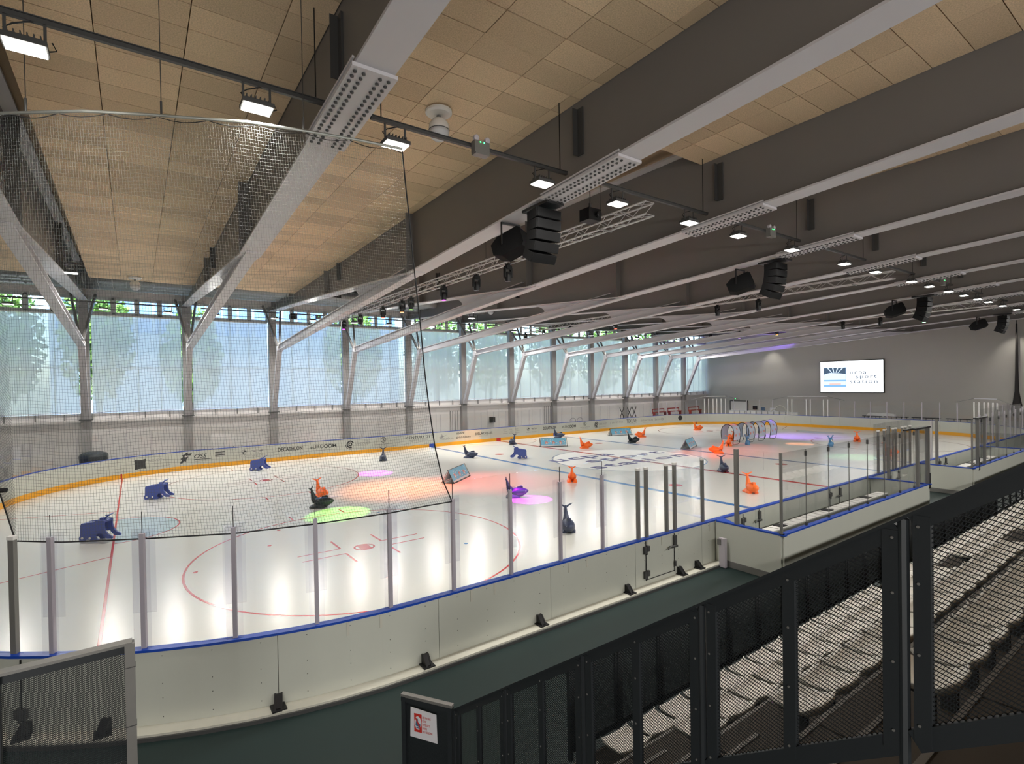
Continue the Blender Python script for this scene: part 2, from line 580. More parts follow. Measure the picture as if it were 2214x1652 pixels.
tb = MB(); sweep(tb, s_near(-XS), s_near(XS), 0.20, 0.42, -0.02, 0.06, 3)
sweep(tb, TOTAL - AL, TOTAL, 0.20, 0.42, -0.02, 0.06)
tb.v = [tuple(q) for q in tb.v]
tag(tb.build('trim_1', CONC), 'pale concrete kerb along the foot of the near rink boards', 'kerb', kind='structure')
tb = MB(); sweep(tb, TOTAL - AL, TOTAL, 0.42, 0.45, -0.02, 0.03); sweep(tb, 0, s_near(-12.3), 0.42, 0.45, -0.02, 0.03, 4)
tag(tb.build('trim_2', DKS), 'thin dark edge strip at the outer side of the concrete kerb', 'edging', kind='structure')

# far wall: white spandrel panels, sill, clerestory
WY = 16.35
wf = root('wall_far', (0, WY, 0), 'white panelled far wall under the windows behind the rink', 'wall', kind='structure')
b = MB()
b.box((0, WY + 0.25, 1.68), (67, 0.3, 3.36))
b.box((0, WY + 0.25, 10.75), (67, 0.3, 1.5))
b.build('wall_core', WALLW, wf)
pm = MB(); pm.box((0, 0, 0), (1.235, 0.05, 2.72)); pmesh = pm.mesh('wall_panel'); pmesh.materials.append(WALLW)
for i in range(53):
    x = BX(1) - 5.0 + 1.2485 * (i + 0.5)
    if x < 32.8: put('wall_panel', pmesh, None, wf, loc=(x, WY + 0.08, 1.38))
b = MB(); b.box((0, WY + 0.02, 2.92), (66, 0.34, 0.14)); b.build('sill_ledge', WALLW, wf)
stub = MB(); stub.box((0, 0, 0), (0.06, 0.06, 0.36)); stubm = stub.mesh('sill_stub'); stubm.materials.append(ALUD)
for i in range(53):
    x = BX(1) - 5.0 + 1.2485 * i + 0.3
    if x < 32.8: put('sill_stub', stubm, None, wf, loc=(x, WY + 0.0, 3.17))
b = MB()
for x in (-2.9, -2.7, -2.45, -2.2, 7.2, 7.45, 7.7, 7.95): b.tube([(x, WY - 0.02, 0.2), (x, WY - 0.02, 2.5)], 0.02, 5)
o = b.build('wall_pipes', ALUD, wf)

def window_bay(i, k):
    x0, x1 = BX(k) + 0.22, min(BX(k + 1) - 0.22, 32.9)
    w = root('window_%d' % (i + 1), ((x0 + x1) / 2, WY, 9.1), 'band of four clerestory panes above the %s roller blind from the left' % ordn(i), 'window', kind='structure')
    b = MB()
    b.box(((x0 + x1) / 2, WY + 0.12, 9.13), (x1 - x0, 0.12, 0.1))
    b.box(((x0 + x1) / 2, WY + 0.12, 10.02), (x1 - x0, 0.12, 0.12))
    n = 4
    for j in range(n + 1):
        x = x0 + (x1 - x0) * j / n
        b.box((x, WY + 0.12, 9.57), (0.16, 0.12, 0.95))
    b.build('window_frame', WINF, w)
    for j in range(n):
        xa, xb = x0 + (x1 - x0) * j / n + 0.08, x0 + (x1 - x0) * (j + 1) / n - 0.08
        sb = MB(); t = 0.05
        for c, d in ((((xa + xb) / 2, WY + 0.1, 9.2), (xb - xa, .06, t)), (((xa + xb) / 2, WY + 0.1, 9.94), (xb - xa, .06, t)), ((xa + t / 2, WY + 0.1, 9.57), (t, .06, .78)), ((xb - t / 2, WY + 0.1, 9.57), (t, .06, .78))): sb.box(c, d)
        sb.build('sash', WINF, w)
        p = MB(); p.box(((xa + xb) / 2, WY + 0.12, 9.57), (xb - xa, 0.012, 0.76)); p.build('pane', PANE, w)
    # big lower glazing behind the blind
    p = MB(); p.box(((x0 + x1) / 2, WY + 0.28, 6.05), (x1 - x0, 0.02, 5.9)); p.build('large_pane', PANE, w)
    b = MB()
    for j in range(1, 4): b.box((x0 + (x1 - x0) * j / 4, WY + 0.26, 6.05), (0.05, 0.08, 5.9))
    b.box(((x0 + x1) / 2, WY + 0.26, 6.0), (x1 - x0, 0.08, 0.07))
    b.build('mullion_frame', WINF, w)
    r = root('roller_blind', ((x0 + x1) / 2, WY, 9.05), 'pale translucent roller blind lowered in the %s window bay from the left' % ordn(i), 'blind', 'lowered roller blinds along the far wall')
    xs0, xs1 = x0 + 0.10, x1 - 0.06
    p = MB()
    nb = 32
    for j in range(nb):   # soft vertical ripple in the fabric
        xa, xb = xs0 + (xs1 - xs0) * j / nb, xs0 + (xs1 - xs0) * (j + 1) / nb
        ya, yb = WY + 0.012 * sin(j * 1.7 + k), WY + 0.012 * sin((j + 1) * 1.7 + k)
        p.add([(xa, ya, 3.42), (xb, yb, 3.42), (xb, yb, 9.0), (xa, ya, 9.0)], [(0, 1, 2, 3)])
    p.build('fabric', BLIND, r)
    p = MB(); p.tube([(xs0, WY + 0.02, 9.03), (xs1, WY + 0.02, 9.03)], 0.05, 8); p.build('roller', WHITE, r)
    p = MB(); p.tube([(xs0, WY, 3.41), (xs1, WY, 3.41)], 0.025, 6); p.build('bottom_bar', ALU, r)
for i, k in enumerate(range(0, 13)): window_bay(i, k)
# last half bay at the end wall
# end wall
we = root('wall_end', (33, 0, 0), 'plain grey end wall behind the far goal carrying the big screen', 'wall', kind='structure')
b = MB(); b.box((33.15, -7, 5.6), (0.3, 48, 11.2)); b.build('wall_core', WALLG, we)
b = MB(); b.box((-33.8, -7, 5.6), (0.3, 48, 11.2)); tag(b.build('wall_left', WALLG), 'grey end wall outside the frame behind the near goal', 'wall', kind='structure')
b = MB(); b.box((0, -30.6, 5.6), (67.9, 0.3, 11.2)); tag(b.build('wall_rear', WALLD), 'dark rear wall behind the grandstand', 'wall', kind='structure')
# roof
b = MB(); b.box((0, -7.0, 11.35), (67.9, 48, 0.3)); tag(b.build('ceiling', WOODD), 'wood wool roof deck above the steel beams', 'ceiling', kind='structure')

# suspended wood-wool ceiling rafts: every panel an object
pm = MB(); pm.box((0, 0, 0.02), (1.232, 0.606, 0.04)); CP = pm.mesh('ceiling_panel'); CP.materials.append(WOODW)
def raft_z(y): return 10.33 - 0.0179 * (y + 5)
RAFT_Y1 = {0: 10.0, 1: 10.0, 2: 10.0}
for k in range(0, 12):
    x0 = BX(k) + (0.60 if k <= 1 else 0.02)
    y1 = RAFT_Y1.get(k, -13.05)
    r = root('ceiling', ((BX(k) + BX(k + 1)) / 2, y1, 10.3), 'wood wool panel ceiling between the %s and %s roof beams from the left' % (ordn(max(k - 1, 0)), ordn(k)), 'ceiling', kind='structure')
    ymin = {0: 2.0, 1: -17.0, 2: -18.3, 3: -21.0, 4: -20.4}.get(k, -19.0)
    n = int((y1 + 29.6) / 0.6215)
    rest = MB()
    seam0 = {0: BX(1) - 0.02, 1: -26.05, 2: -19.47}.get(k, BX(k + 1) - 0.02)
    lo_, hi_ = BX(k) + (0.60 if k <= 1 else 0.03), BX(k + 1) - 0.02
    cuts = sorted({lo_, hi_} | {seam0 + 1.2465 * q for q in range(-5, 6) if lo_ + 0.06 < seam0 + 1.2465 * q < hi_ - 0.06})
    cells = list(zip(cuts[:-1], cuts[1:]))
    for j in range(n):
        y = y1 - 0.6215 * (j + 0.5)
        for xa, xb in cells:
            x, wsc = (xa + xb) / 2, (xb - xa - 0.015) / 1.232
            if y > ymin and k <= 4:
                o = put('ceiling_panel', CP, None, r, loc=(x, y, raft_z(y) + rng.normal(0, 0.003)))
                o.rotation_euler = (-0.0179, 0, 0)
                o.scale = (wsc, 1, 1)
            else:
                rest.box((x, y, raft_z(y) + 0.02), (1.232 * wsc, 0.606, 0.04))
    if rest.v: tag(rest.build('ceiling_panels_beyond', WOODW, r), kind='stuff')

# ================================================================== roof beams, struts, columns
def zb(y):   # underside of the bottom flange
    if y <= -5.7: return 8.33 + 0.058 * (-5.7 - y)
    t = (y + 5.7)
    return 8.33 + 0.0755 * t - 0.00042 * t * t
YB = [-30.2, -22, -16, -11, -7.5, -6.3, -5.7, -5.0, -3, 0, 4, 8, 12, 16.2]
web = MB(); n = len(YB)
TW = 10.88
vs = []
for sgn in (-1, 1):
    for y in YB: vs += [(sgn * 0.012, y, zb(y) + 0.04), (sgn * 0.012, y, TW)]
fs = []
for i in range(n - 1):
    fs.append((2 * i, 2 * i + 2, 2 * i + 3, 2 * i + 1)); q = 2 * n
    fs.append((q + 2 * i, q + 2 * i + 1, q + 2 * i + 3, q + 2 * i + 2))
web.add(vs, fs); WEB = web.mesh('web'); WEB.materials.append(STEEL)
fb = MB(); rings = []
for y in YB:
    hw = 0.275 if y < 6 else 0.275 - 0.008 * (y - 6)
    rings.append([(-hw, y, zb(y)), (hw, y, zb(y)), (hw, y, zb(y) + 0.045), (-hw, y, zb(y) + 0.045)])
fb.loft(rings); FLB = fb.mesh('bottom_flange'); FLB.materials.append(STEELF)
ft = MB(); ft.box((0, -7.0, 10.91), (0.56, 46.4, 0.06)); FLT = ft.mesh('top_flange'); FLT.materials.append(STEELF)
SPY0, SPY1 = -14.88, -12.62
sp = MB(); sp.loft([[(-0.32, y, zb(y) - 0.05), (0.32, y, zb(y) - 0.05), (0.32, y, zb(y) + 0.002), (-0.32, y, zb(y) + 0.002)] for y in (SPY0, SPY1)])
sp.loft([[(-0.32, y, zb(y) + 0.045), (-0.29, y, zb(y) + 0.045), (-0.29, y, zb(y) + 0.075), (-0.32, y, zb(y) + 0.075)] for y in (SPY0, SPY1)])
SPL = sp.mesh('splice_plate'); SPL.materials.append(STEELF)
bl = MB()
for cx in (-0.25, -0.13, 0.10, 0.22):
    for j in range(19):
        y = SPY0 + 0.1 + j * 0.1145
        bl.lathe([(0.028, 0), (0.028, -0.016), (0.018, -0.026)], (cx, y, zb(y) - 0.05), 6)
BOLT = bl.mesh('bolt_heads'); BOLT.materials.append(DKS)
def rib(y, z0, z1, w=0.26):
    b = MB()
    for sgn in (-1, 1): b.box((sgn * (w / 2 + 0.012), y, (z0 + z1) / 2), (w, 0.02, z1 - z0))
    m = b.mesh('stiffener'); m.materials.append(STEEL); return m
def angle(y, z0, z1):
    b = MB()
    b.box((-0.03, y, (z0 + z1) / 2), (0.04, 0.16, z1 - z0)); b.box((-0.09, y + 0.075, (z0 + z1) / 2), (0.16, 0.02, z1 - z0))
    m = b.mesh('hanger_angle'); m.materials.append(DKS); return m
RIB_M = rib(-5.65, zb(-5.65) + 0.04, TW)
RIB_2 = rib(3.6, zb(3.6) + 0.04, TW, 0.2)
ANG_M, ANG_2 = angle(-13.6, 9.36, 10.32), angle(1.75, 9.42, 10.28)
# strut from the beam underside down to the knee, then to the column
KY, KZ = 14.15, 7.06
P0, P1, P2 = Vector((0, -6.1, 8.36)), Vector((0, KY, KZ)), Vector((0, 16.02, 3.05))
st = MB()
d = (P1 - P0).normalized(); nrm = Vector((0, -d.z, d.y))
for off, th in ((-0.02, 0.045), (0.33, 0.03)):
    a = P0 + nrm * off + (d * 0.9 if off > 0.1 else d * 0); e = P1 + nrm * off
    st.bar(a, e, 0.34 if off < 0.1 else 0.24, th, upv=nrm)
st.bar(P0 + nrm * 0.16 + d * 0.9, P1 + nrm * 0.16, 0.02, 0.32, upv=nrm)
STR = st.mesh('strut'); STR.materials.append(STEELF)
# haunch plate between beam and strut with a concave cut
hp = []
for i in range(9):
    y = -5.9 + i * (6.2 / 8); hp.append((y, zb(y) + 0.01))
zt = lambda y: P0.z + (y - P0.y) * d.z / d.y + 0.05
for i in range(9):
    th = i / 8; y = 0.3 - 0.75 * sin(pi * th) ** 0.7; z = zb(0.3) + (zt(0.3) - zb(0.3)) * th
    hp.append((y, z))
hp += [(-3, zt(-3)), (-5.6, zt(-5.6))]
hm = MB(); hm.prism(hp, lambda a, b_, dd: (dd, a, b_), -0.015, 0.015); HAU = hm.mesh('haunch_plate'); HAU.materials.append(STEELF)
lg = MB(); lg.bar(P1 + Vector((0, 0, 0.1)), P2, 0.30, 0.26, upv=(0, 1, 0.4)); lg.box((0, KY + 0.02, KZ + 0.05), (0.32, 0.34, 0.42))
LEG = lg.mesh('lower_strut'); LEG.materials.append(STEELF)
rd = []
for sgn in (-1, 1):
    b = MB(); b.bar((sgn * 0.03, KY + 0.05, KZ + 0.15), (sgn * 0.56, 16.15, 10.15), 0.12, 0.12); m = b.mesh('tie_rod'); m.materials.append(STEEL); rd.append(m)
cb = MB(); cb.box((0, 16.22, 5.05), (0.46, 0.40, 10.1)); COLU = cb.mesh('column_shaft'); COLU.materials.append(COLM)
pb = MB(); pb.box((0, 16.12, 3.02), (0.62, 0.64, 0.035)); PLT = pb.mesh('base_plate'); PLT.materials.append(DKS)
for k in range(1, 13):
    nm = ordn(k - 1)
    r = root('roof_beam', (BX(k), 0, 0), '%s grey steel roof girder from the left with its inclined strut' % nm, 'beam', 'steel girders spanning the hall', 'structure')
    for me in (WEB, FLB, FLT, SPL, RIB_M, RIB_2, ANG_M, ANG_2, STR, HAU, LEG, rd[0], rd[1]):
        o = bpy.data.objects.new(me.name.split('.')[0], me); COL.objects.link(o); o.parent = r
    o = bpy.data.objects.new('bolt_heads', BOLT); COL.objects.link(o); o.parent = r; o['kind'] = 'stuff'
    r = root('column', (BX(k), 0, 0), '%s grey steel column from the left between the roller blinds' % nm, 'column', 'steel columns along the far wall', 'structure')
    for me in (COLU, PLT):
        o = bpy.data.objects.new(me.name, me); COL.objects.link(o); o.parent = r

# ventilation ducts under the roof edge
for j, (y, z, rr_) in enumerate(((11.6, 10.38, 0.30), (12.75, 10.42, 0.30), (13.9, 10.42, 0.30))):
    r = root('ventilation_duct', (-16, y, z), ['galvanised spiral duct nearest the rink under the roof edge', 'middle galvanised spiral duct under the roof edge', 'galvanised spiral duct nearest the window wall'][j], 'duct', 'spiral ducts above the clerestory windows')
    b = MB(); b.tube([(-33.4, y, z), (32.9, y, z)], rr_, 14); b.build('pipe', GALV, r, True)
    b = MB()
    for i in range(110):
        x = -33 + i * 0.6; b.lathe([(rr_ + 0.012, -0.02), (rr_ + 0.012, 0.02)], (x, y, z), 14, 'x')
    tag(b.build('spiral_seams', GALV, r), kind='stuff')
    if j == 0:
        for x in (-23.6, -20.9, -13.8):
            b = MB(); b.box((x, y - 0.28, z - 0.02), (0.55, 0.06, 0.2)); b.build('vent_grille', BLACKM, r)
r = root('corrugated_roof_edge', (0, 13, 10.8), 'grey metal decking along the roof edge over the ducts', 'roof deck', kind='structure')
b = MB()
for i in range(12): b.box((0, 10.6 + i * 0.48, 10.86), (66.5, 0.24, 0.06))
b.box((0, 13.3, 10.92), (66.5, 6.0, 0.04)); b.build('deck_sheet', DECK, r)
# heating pipe running along the clerestory
b = MB(); b.tube([(-33, 15.9, 9.33), (32.8, 15.9, 9.33)], 0.025, 6); tag(b.build('wall_pipe', ALUD), 'thin grey pipe running along the clerestory windows', 'pipe')

# ================================================================== rink boards all round
bd = root('rink_boards', (0, 0, 0), 'white rink boards with blue top rail and yellow kick strip around the ice', 'rink boards')
PANL = 2.446
npan = int(TOTAL / PANL)
for i in range(npan):
    s0, s1 = i * TOTAL / npan + 0.45, (i + 1) * TOTAL / npan + 0.45
    b = MB(); sweep(b, s0 + 0.004, s1 - 0.004, 0.08, 0.20, 0.05, 1.06)
    b.build('board_panel', BOARD, bd)
    b = MB(); sweep(b, s0 + 0.003, s1 - 0.003, 0.068, 0.08, 0.002, 0.255 if i % 7 else 0.235)
    b.build('kick_strip', YEL, bd)
b = MB(); sweep(b, 0, TOTAL, 0.12, 0.16, 0.03, 1.06, 1.2); b.build('seam_light_stop', DKS, bd)  # unseen dark liner added to stop light leaking through the panel seams
b = MB(); sweep(b, 0, TOTAL, 0.085, 0.212, 1.065, 1.10); b.build('top_rail', CAPB, bd)
# painted line ends up the kick strip
for x, m, w in ((-6.12, CAPB, 0.42), (6.12, CAPB, 0.42), (0.0, RED, 0.42), (-25, RED, 0.08), (25, RED, 0.08)):
    s = s_far(x) if abs(x) < 21 else None
    if s is None:
        th = math.acos((abs(x) - (HX - RR)) / RR)
        s = SX + AL + SY + th * RR if x > 0 else SX + 2 * AL + SY + SX + (pi / 2 - th) * RR
    b = MB(); sweep(b, s - w / 2, s + w / 2, 0.062, 0.068, 0.002, 0.26); b.build('line_end_block', m, bd)

def post(s, z1=2.68, m=ALU, w=0.065, cap=True, off=0.12, z0=1.10):
    (x, y), (nx, ny) = rp(s, off)
    rot = Matrix.Rotation(atan2(ny, nx), 3, 'Z')
    b = MB(); b.box((x, y, (z0 + z1) / 2), (0.06, w, z1 - z0), rot)
    o = b.build('glass_post', m, bd)
    if cap:
        b = MB(); b.box((x, y, z1 + 0.015), (0.075, w + 0.015, 0.05), rot); b.build('post_cap', WHITE, o)
    return o
def pane(s0, s1, z1=2.98, off=0.12, m=None):
    b = MB(); sweep(b, s0 + 0.012, s1 - 0.012, off - 0.006, off + 0.006, 1.10, z1, 0.7)
    return b.build('glass_pane', m or GLASS, bd)
s_arc_near = s_at
NP = [(-27.9, -9.5), (-27.2, -10.6), (-26.15, -11.55), (-25.75, -11.85), (-25.24, -12.04), (-24.28, -12.65), (-23.25, -13.19), (-22.18, -13.47)]
ss = [s_arc_near(*q) - TOTAL for q in NP] + [s_near(x) for x in (-21.06, -19.9, -18.67, -17.44, -16.25, -15.11, -14.83, -14.11, -13.80, -12.69)]
for i, s in enumerate(ss):
    door = i in (2, 3, 13, 14, 15, 16, 17)
    post(s, 2.66 if door else 2.68, ALUD if door else ALU, 0.08 if door else 0.058, cap=door)
    if not door:
        (x, y), (nx, ny) = rp(s, 0.155)
        rot = Matrix.Rotation(atan2(ny, nx), 3, 'Z')
        b = MB(); b.box((x, y, 1.9), (0.012, 0.22, 1.6), rot); b.build('clear_cover_strip', GLASSB, bd)
        (x, y), (nx, ny) = rp(s, 0.085)
        b = MB(); b.box((x, y, 2.15), (0.010, 0.30, 1.15), rot); b.build('clear_cover_strip', GLASSB, bd)
js = [s_arc_near(*q) - TOTAL for q in ((-28.3, -8.8), (-27.55, -10.1), (-26.0, -11.68))] + [(ss[i] + 0) for i in range(4, 13)] + [s_near(-14.97), s_near(-13.95), s_near(-12.69)]
for a, c in zip(js[:-1], js[1:]): pane(a, c)
b = MB()
for s in js[3:12]:
    (x, y), _ = rp(s, 0.12); b.box((x, y, 2.83), (0.009, 0.012, 0.3))
tag(b.build('pane_edge_seals', BLACKM, bd), kind='stuff')
# near side between the two boxes and beyond
for x in (-1.76, -1.2, -0.89, -0.35, -0.07, 0.59, 0.93, 1.43): post(s_near(x), 2.66, ALUD, 0.085)
for a, c in ((-2.2, -1.05), (-1.05, -0.2), (-0.2, 0.75), (0.75, 1.5)): pane(s_near(a), s_near(c), 2.95)
for x in (11.0, 12.2, 13.4, 14.6, 15.8, 17.0, 18.2, 19.4): post(s_near(x), 2.66, ALU, 0.07, cap=False)
for a in (11.0, 12.2, 13.4, 14.6, 15.8, 17.0, 18.2): pane(s_near(a), s_near(a + 1.2), 2.95)
post(s_near(3.91), 2.75, ALUT, 0.075, cap=False)
# end and far side: posts every 1.22 m
s = s_near(20.6); far_s = []
s_stop = SX + 2 * AL + SY + SX + AL + SY - 2
GA = [s_at(26.84, -11.3), s_at(28.03, -9.71)], [s_at(29, 1.11), s_at(29, 4.75)], [s_at(27.49, 10.55), s_at(25.95, 12.09)]
gates = [(a - .15, c + .15) for a, c in GA]
while s < s_stop:
    far_s.append(s); s += 1.225
for a, c in zip(far_s[:-1], far_s[1:]):
    pane(a, c, 2.42 if SX + 2 * AL + SY - 4 < a else 2.62)
    if not any(g0 - 0.1 <= a <= g1 + 0.1 for g0, g1 in gates):
        post(a, 2.40 if SX + 2 * AL + SY - 4 < a else 2.55, GLASSB if a > SX + 2 * AL + SY + 2 else ALU, 0.05, cap=False)
for a, c in GA:
    for t in ((0, .2, .4, .58, .8, 1) if c - a < 3 else (0, .10, .42, .52, .89, 1)): post(a + (c - a) * t, 2.68, WHITE, 0.075, cap=False, off=0.1)
for a, c in GA:
    b = MB(); sweep(b, a, c, 0.09, 0.13, 2.92, 2.99, 0.5); b.build('gate_head_bar', ALUT, bd)
    b = MB()
    for q0, q1 in ((a, a - 1.4), (c, c + 1.4)):
        p0, p1 = rp(q0, 0.11)[0], rp(q1, 0.11)[0]; b.tube([(p0[0], p0[1], 2.95), (p1[0], p1[1], 2.62)], 0.02, 5)
    b.build('gate_stay', ALUD, bd)
# near side: brackets, marks, gate in the boards
for x, y in ((-25.61, -12.07), (-24.76, -12.64), (-22.73, -13.41), (-20.53, -13.67), (-18.10, -13.67), (-15.62, -13.66), (-13.79, -13.67), (-13.1, -13.66)):
    s = s_near(x) if x > -XS else s_arc_near(x, y) - TOTAL
    (px, py), (nx, ny) = rp(s, 0.20)
    N = Vector((nx, ny, 0)); T = Vector((-ny, nx, 0)); Pp = Vector((px, py, 0.06))
    b = MB()
    b.prism([(0, 0), (0.20, 0), (0.05, 0.17), (0, 0.17)], lambda a, c, dd: Pp + N * a + T * dd + Vector((0, 0, c)), -0.055, -0.03)
    b.prism([(0, 0), (0.20, 0), (0.05, 0.17), (0, 0.17)], lambda a, c, dd: Pp + N * a + T * dd + Vector((0, 0, c)), 0.03, 0.055)
    b.prism([(0.02, 0.17), (0.05, 0.17), (0.16, 0.03), (0.13, 0.03)], lambda a, c, dd: Pp + N * a + T * dd + Vector((0, 0, c)), -0.03, 0.03)
    b.box(Pp + N * 0.1 + Vector((0, 0, 0.012)), (0.2, 0.2, 0.02)); b.lathe([(0.03, 0), (0.03, 0.05), (0.012, 0.06)], Pp + N * 0.1, 8)
    b.build('floor_bracket', BLACKM, bd)
b = MB()
for i in range(-6, 17):      # fixing screws and vertical slots in the outer face
    for zz in (0.16, 0.42, 0.62, 1.0):
        (x, y), _ = rp(i * 0.61 + 0.2, 0.203); b.box((x, y, zz), (0.009, 0.009, 0.009))
tag(b.build('fixing_screws', DKS, bd), kind='stuff')
for s in (-1.05, -0.55, 1.1, 1.6, 3.4, 3.9, 5.8, 6.3, 8.2, 8.7):
    (x, y), (nx, ny) = rp(s, 0.204); b = MB(); b.box((x, y, 0.95), (0.035, 0.006, 0.2), Matrix.Rotation(atan2(ny, nx) + pi / 2, 3, 'Z')); b.build('rail_slot', INKG if 0 else CONC, bd)
def board_gate(x0, x1):
    g = MB(); y = -13.712
    for a, c, dd in (((x0 + x1) / 2, 0.17, 0), (x0, 0.6, 1), (x1, 0.6, 1)):
        g.box((a, y, c), (x1 - x0, 0.012, 0.012) if not dd else (0.014, 0.012, 0.9))
    o = g.build('gate_gap', BLACK, bd)
    for zz in (0.86, 0.30):
        h = MB(); h.box((x0 - 0.05, y - 0.02, zz), (0.07, 0.05, 0.16)); h.box((x0 + 0.05, y - 0.02, zz + 0.02), (0.07, 0.05, 0.12)); h.tube([(x0, y - 0.03, zz - 0.11), (x0, y - 0.03, zz + 0.1)], 0.016, 6); h.build('gate_hinge', DKS, bd)
    h = MB(); h.box((x1, y - 0.02, 0.90), (0.09, 0.05, 0.22)); h.box((x1 - 0.02, y - 0.04, 0.76), (0.16, 0.04, 0.05)); h.tube([(x1 - 0.02, y - 0.05, 0.77), (x1 - 0.2, y - 0.06, 0.79), (x1 - 0.29, y - 0.05, 0.73)], 0.018, 6); h.tube([(x1, y - 0.02, 0.28), (x1, y - 0.02, 0.4)], 0.03, 6); h.build('gate_latch', DKS, bd)
board_gate(-14.97, -13.95)
board_gate(-11.0, -10.2); board_gate(-5.9, -5.2); board_gate(-1.0, -0.1); board_gate(4.6, 5.4)
# door in the near-left corner
(x, y), (nx, ny) = rp(s_arc_near(-25.62, -11.93), 0.21); rot = Matrix.Rotation(atan2(ny, nx) + pi / 2, 3, 'Z')
h = MB(); h.box((x, y, 0.6), (0.015, 0.012, 0.9), rot); h.build('gate_gap', BLACK, bd)
for zz in (0.9, 0.32):
    h = MB(); h.box((x, y, zz), (0.17, 0.07, 0.13), rot); h.tube([(x + nx * .04, y + ny * .04, zz - 0.1), (x + nx * .04, y + ny * .04, zz + 0.1)], 0.018, 6); h.build('gate_hinge', DKS, bd)

# printed advertising on the far boards
def ad_frame(x):
    """(origin on the inner board face at abscissa x, unit vector along the board to the right)"""
    if x < -XS or x > XS:
        sg = 1 if x > 0 else -1
        th = math.acos(min(1, (abs(x) - (HX - RR)) / RR))
        t = (sg * -0 + sin(th), 0)
        a = Vector((sg * (HX - RR) + sg * (RR + .08) * cos(th), (HY - RR) + (RR + .08) * sin(th), 0))
        tg = Vector((sin(th), -sg * cos(th), 0))
        return a, tg
    return Vector((x, HY + .08, 0)), Vector((1, 0, 0))
def ad_text(s, x0, x1, z0, h, m=INK, bold=0.0, spacing=1.0, shear=0.0, name='ad_lettering'):
    a, t = ad_frame((x0 + x1) / 2)
    nrm = Vector((-t.y, t.x, 0)) * -1
    o = a + t * (-(x1 - x0) / 2) + nrm * 0.014 + Vector((0, 0, z0))
    return letter(name, s, x1 - x0, h, o, t, (0, 0, 1), m, bd, bold, spacing, shear)
def ad_poly(pts, x, m=INK, lift=0.012, name='ad_emblem'):
    a, t = ad_frame(x); nrm = Vector((t.y, -t.x, 0))
    b = MB(); b.prism(pts, lambda u, v, dd: a + t * u + Vector((0, 0, v)) + nrm * dd, lift, lift + 0.003)
    return b.build(name, m, bd)
def circ(cx, cz, r, n=20, a0=0, a1=2 * pi): return [(cx + r * cos(a0 + (a1 - a0) * i / n), cz + r * sin(a0 + (a1 - a0) * i / n)) for i in range(n if a1 - a0 > 6 else n + 1)]
def ad_ring(x, cz, r, w, m=INK, a0=0, a1=2 * pi, cx=0.0):
    n = 24; a, t = ad_frame(x); nrm = Vector((t.y, -t.x, 0)); b = MB(); vs = []
    for i in range(n + 1):
        th = a0 + (a1 - a0) * i / n
        for q in (r - w, r): vs.append(a + t * (cx + q * cos(th)) + Vector((0, 0, cz + q * sin(th))) + nrm * 0.014)
    b.add(vs, [(2 * i, 2 * i + 1, 2 * i + 3, 2 * i + 2) for i in range(n)])
    return b.build('ad_emblem', m, bd)
def ad_bar(x0, x1, z, h, m=INKG): ad_poly([(-(x1 - x0) / 2, z), ((x1 - x0) / 2, z), ((x1 - x0) / 2, z + h), (-(x1 - x0) / 2, z + h)], (x0 + x1) / 2, m, name='ad_rule')
# hotel square
sq = [(-.29, .36), (-.1, .39), (.1, .39), (.29, .36), (.26, .5), (.26, .72), (.29, .9), (.1, .87), (-.1, .87), (-.29, .9), (-.26, .72), (-.26, .5)]
ad_poly(sq, -24.17, INK)
ad_text('ibis', -24.37, -23.97, .60, .16, WHITE, .012); ad_text('budget', -24.38, -23.96, .47, .08, WHITE)
ad_text('NOVOTEL', -23.80, -22.95, .68, .15, INKG, spacing=1.25)
ad_bar(-23.8, -22.6, .40, .02)
# knight emblem, club name
ad_poly([(-.33, .42), (-.2, .40), (-.12, .52), (.0, .48), (.02, .62), (.1, .7), (.06, .84), (.22, .82), (.3, .95), (.12, .93), (.02, 1.0), (-.08, .9), (-.2, .88), (-.16, .76), (-.3, .66), (-.2, .6)], -22.0, INK)
ad_poly([(-.06, .72), (.03, .76), (.0, .84), (-.08, .82)], -22.0, WHITE, 0.016)
ad_text('OSS', -21.6, -20.95, .62, .24, INK, .006, shear=0.25); ad_bar(-21.65, -20.7, .53, .035, INK); ad_bar(-21.6, -20.6, .44, .015)
for j in range(4): ad_bar(-20.52, -19.98, .60 + j * .085, .045, INK if j % 2 else INKG)
def roundel(x):
    ad_ring(x, .76, .15, .025, INKG); ad_poly([(0, .76)] + circ(0, .76, .11, 8, 0, pi / 2)[::1], x, INK); ad_poly([(0, .76)] + circ(0, .76, .11, 8, pi, 3 * pi / 2), x, INK)
def wings(x):
    ad_ring(x, .76, .11, .018, INKG)
    for sg in (-1, 1): ad_poly([(sg * .12, .72), (sg * .2, .72), (sg * .38, .84), (sg * .12, .82)], x, INKG)
    ad_bar(x - .09, x + .09, .75, .03, INKG)
roundel(-18.95); wings(-18.2); ad_text('PARIS VELIZY', -19.1, -17.9, .46, .09, INKG)
ad_text('DECATHLON', -17.0, -15.5, .60, .26, INK, .022)
def eurocom(x0, x1):
    m_ = x0 + (x1 - x0) * .52
    ad_text('eURO', x0, m_ - .03, .60, .24, INK, .003); w = (x1 - m_) / 3
    for j in range(2):
        ad_ring(m_ + w * .5 + j * w * .95, .72, .13, .05, INK)
    ad_text('M', x1 - w * .95, x1, .61, .22, INK, .004); ad_bar(x0 + .1, x1 - .3, .48, .015)
eurocom(-15.0, -13.3)
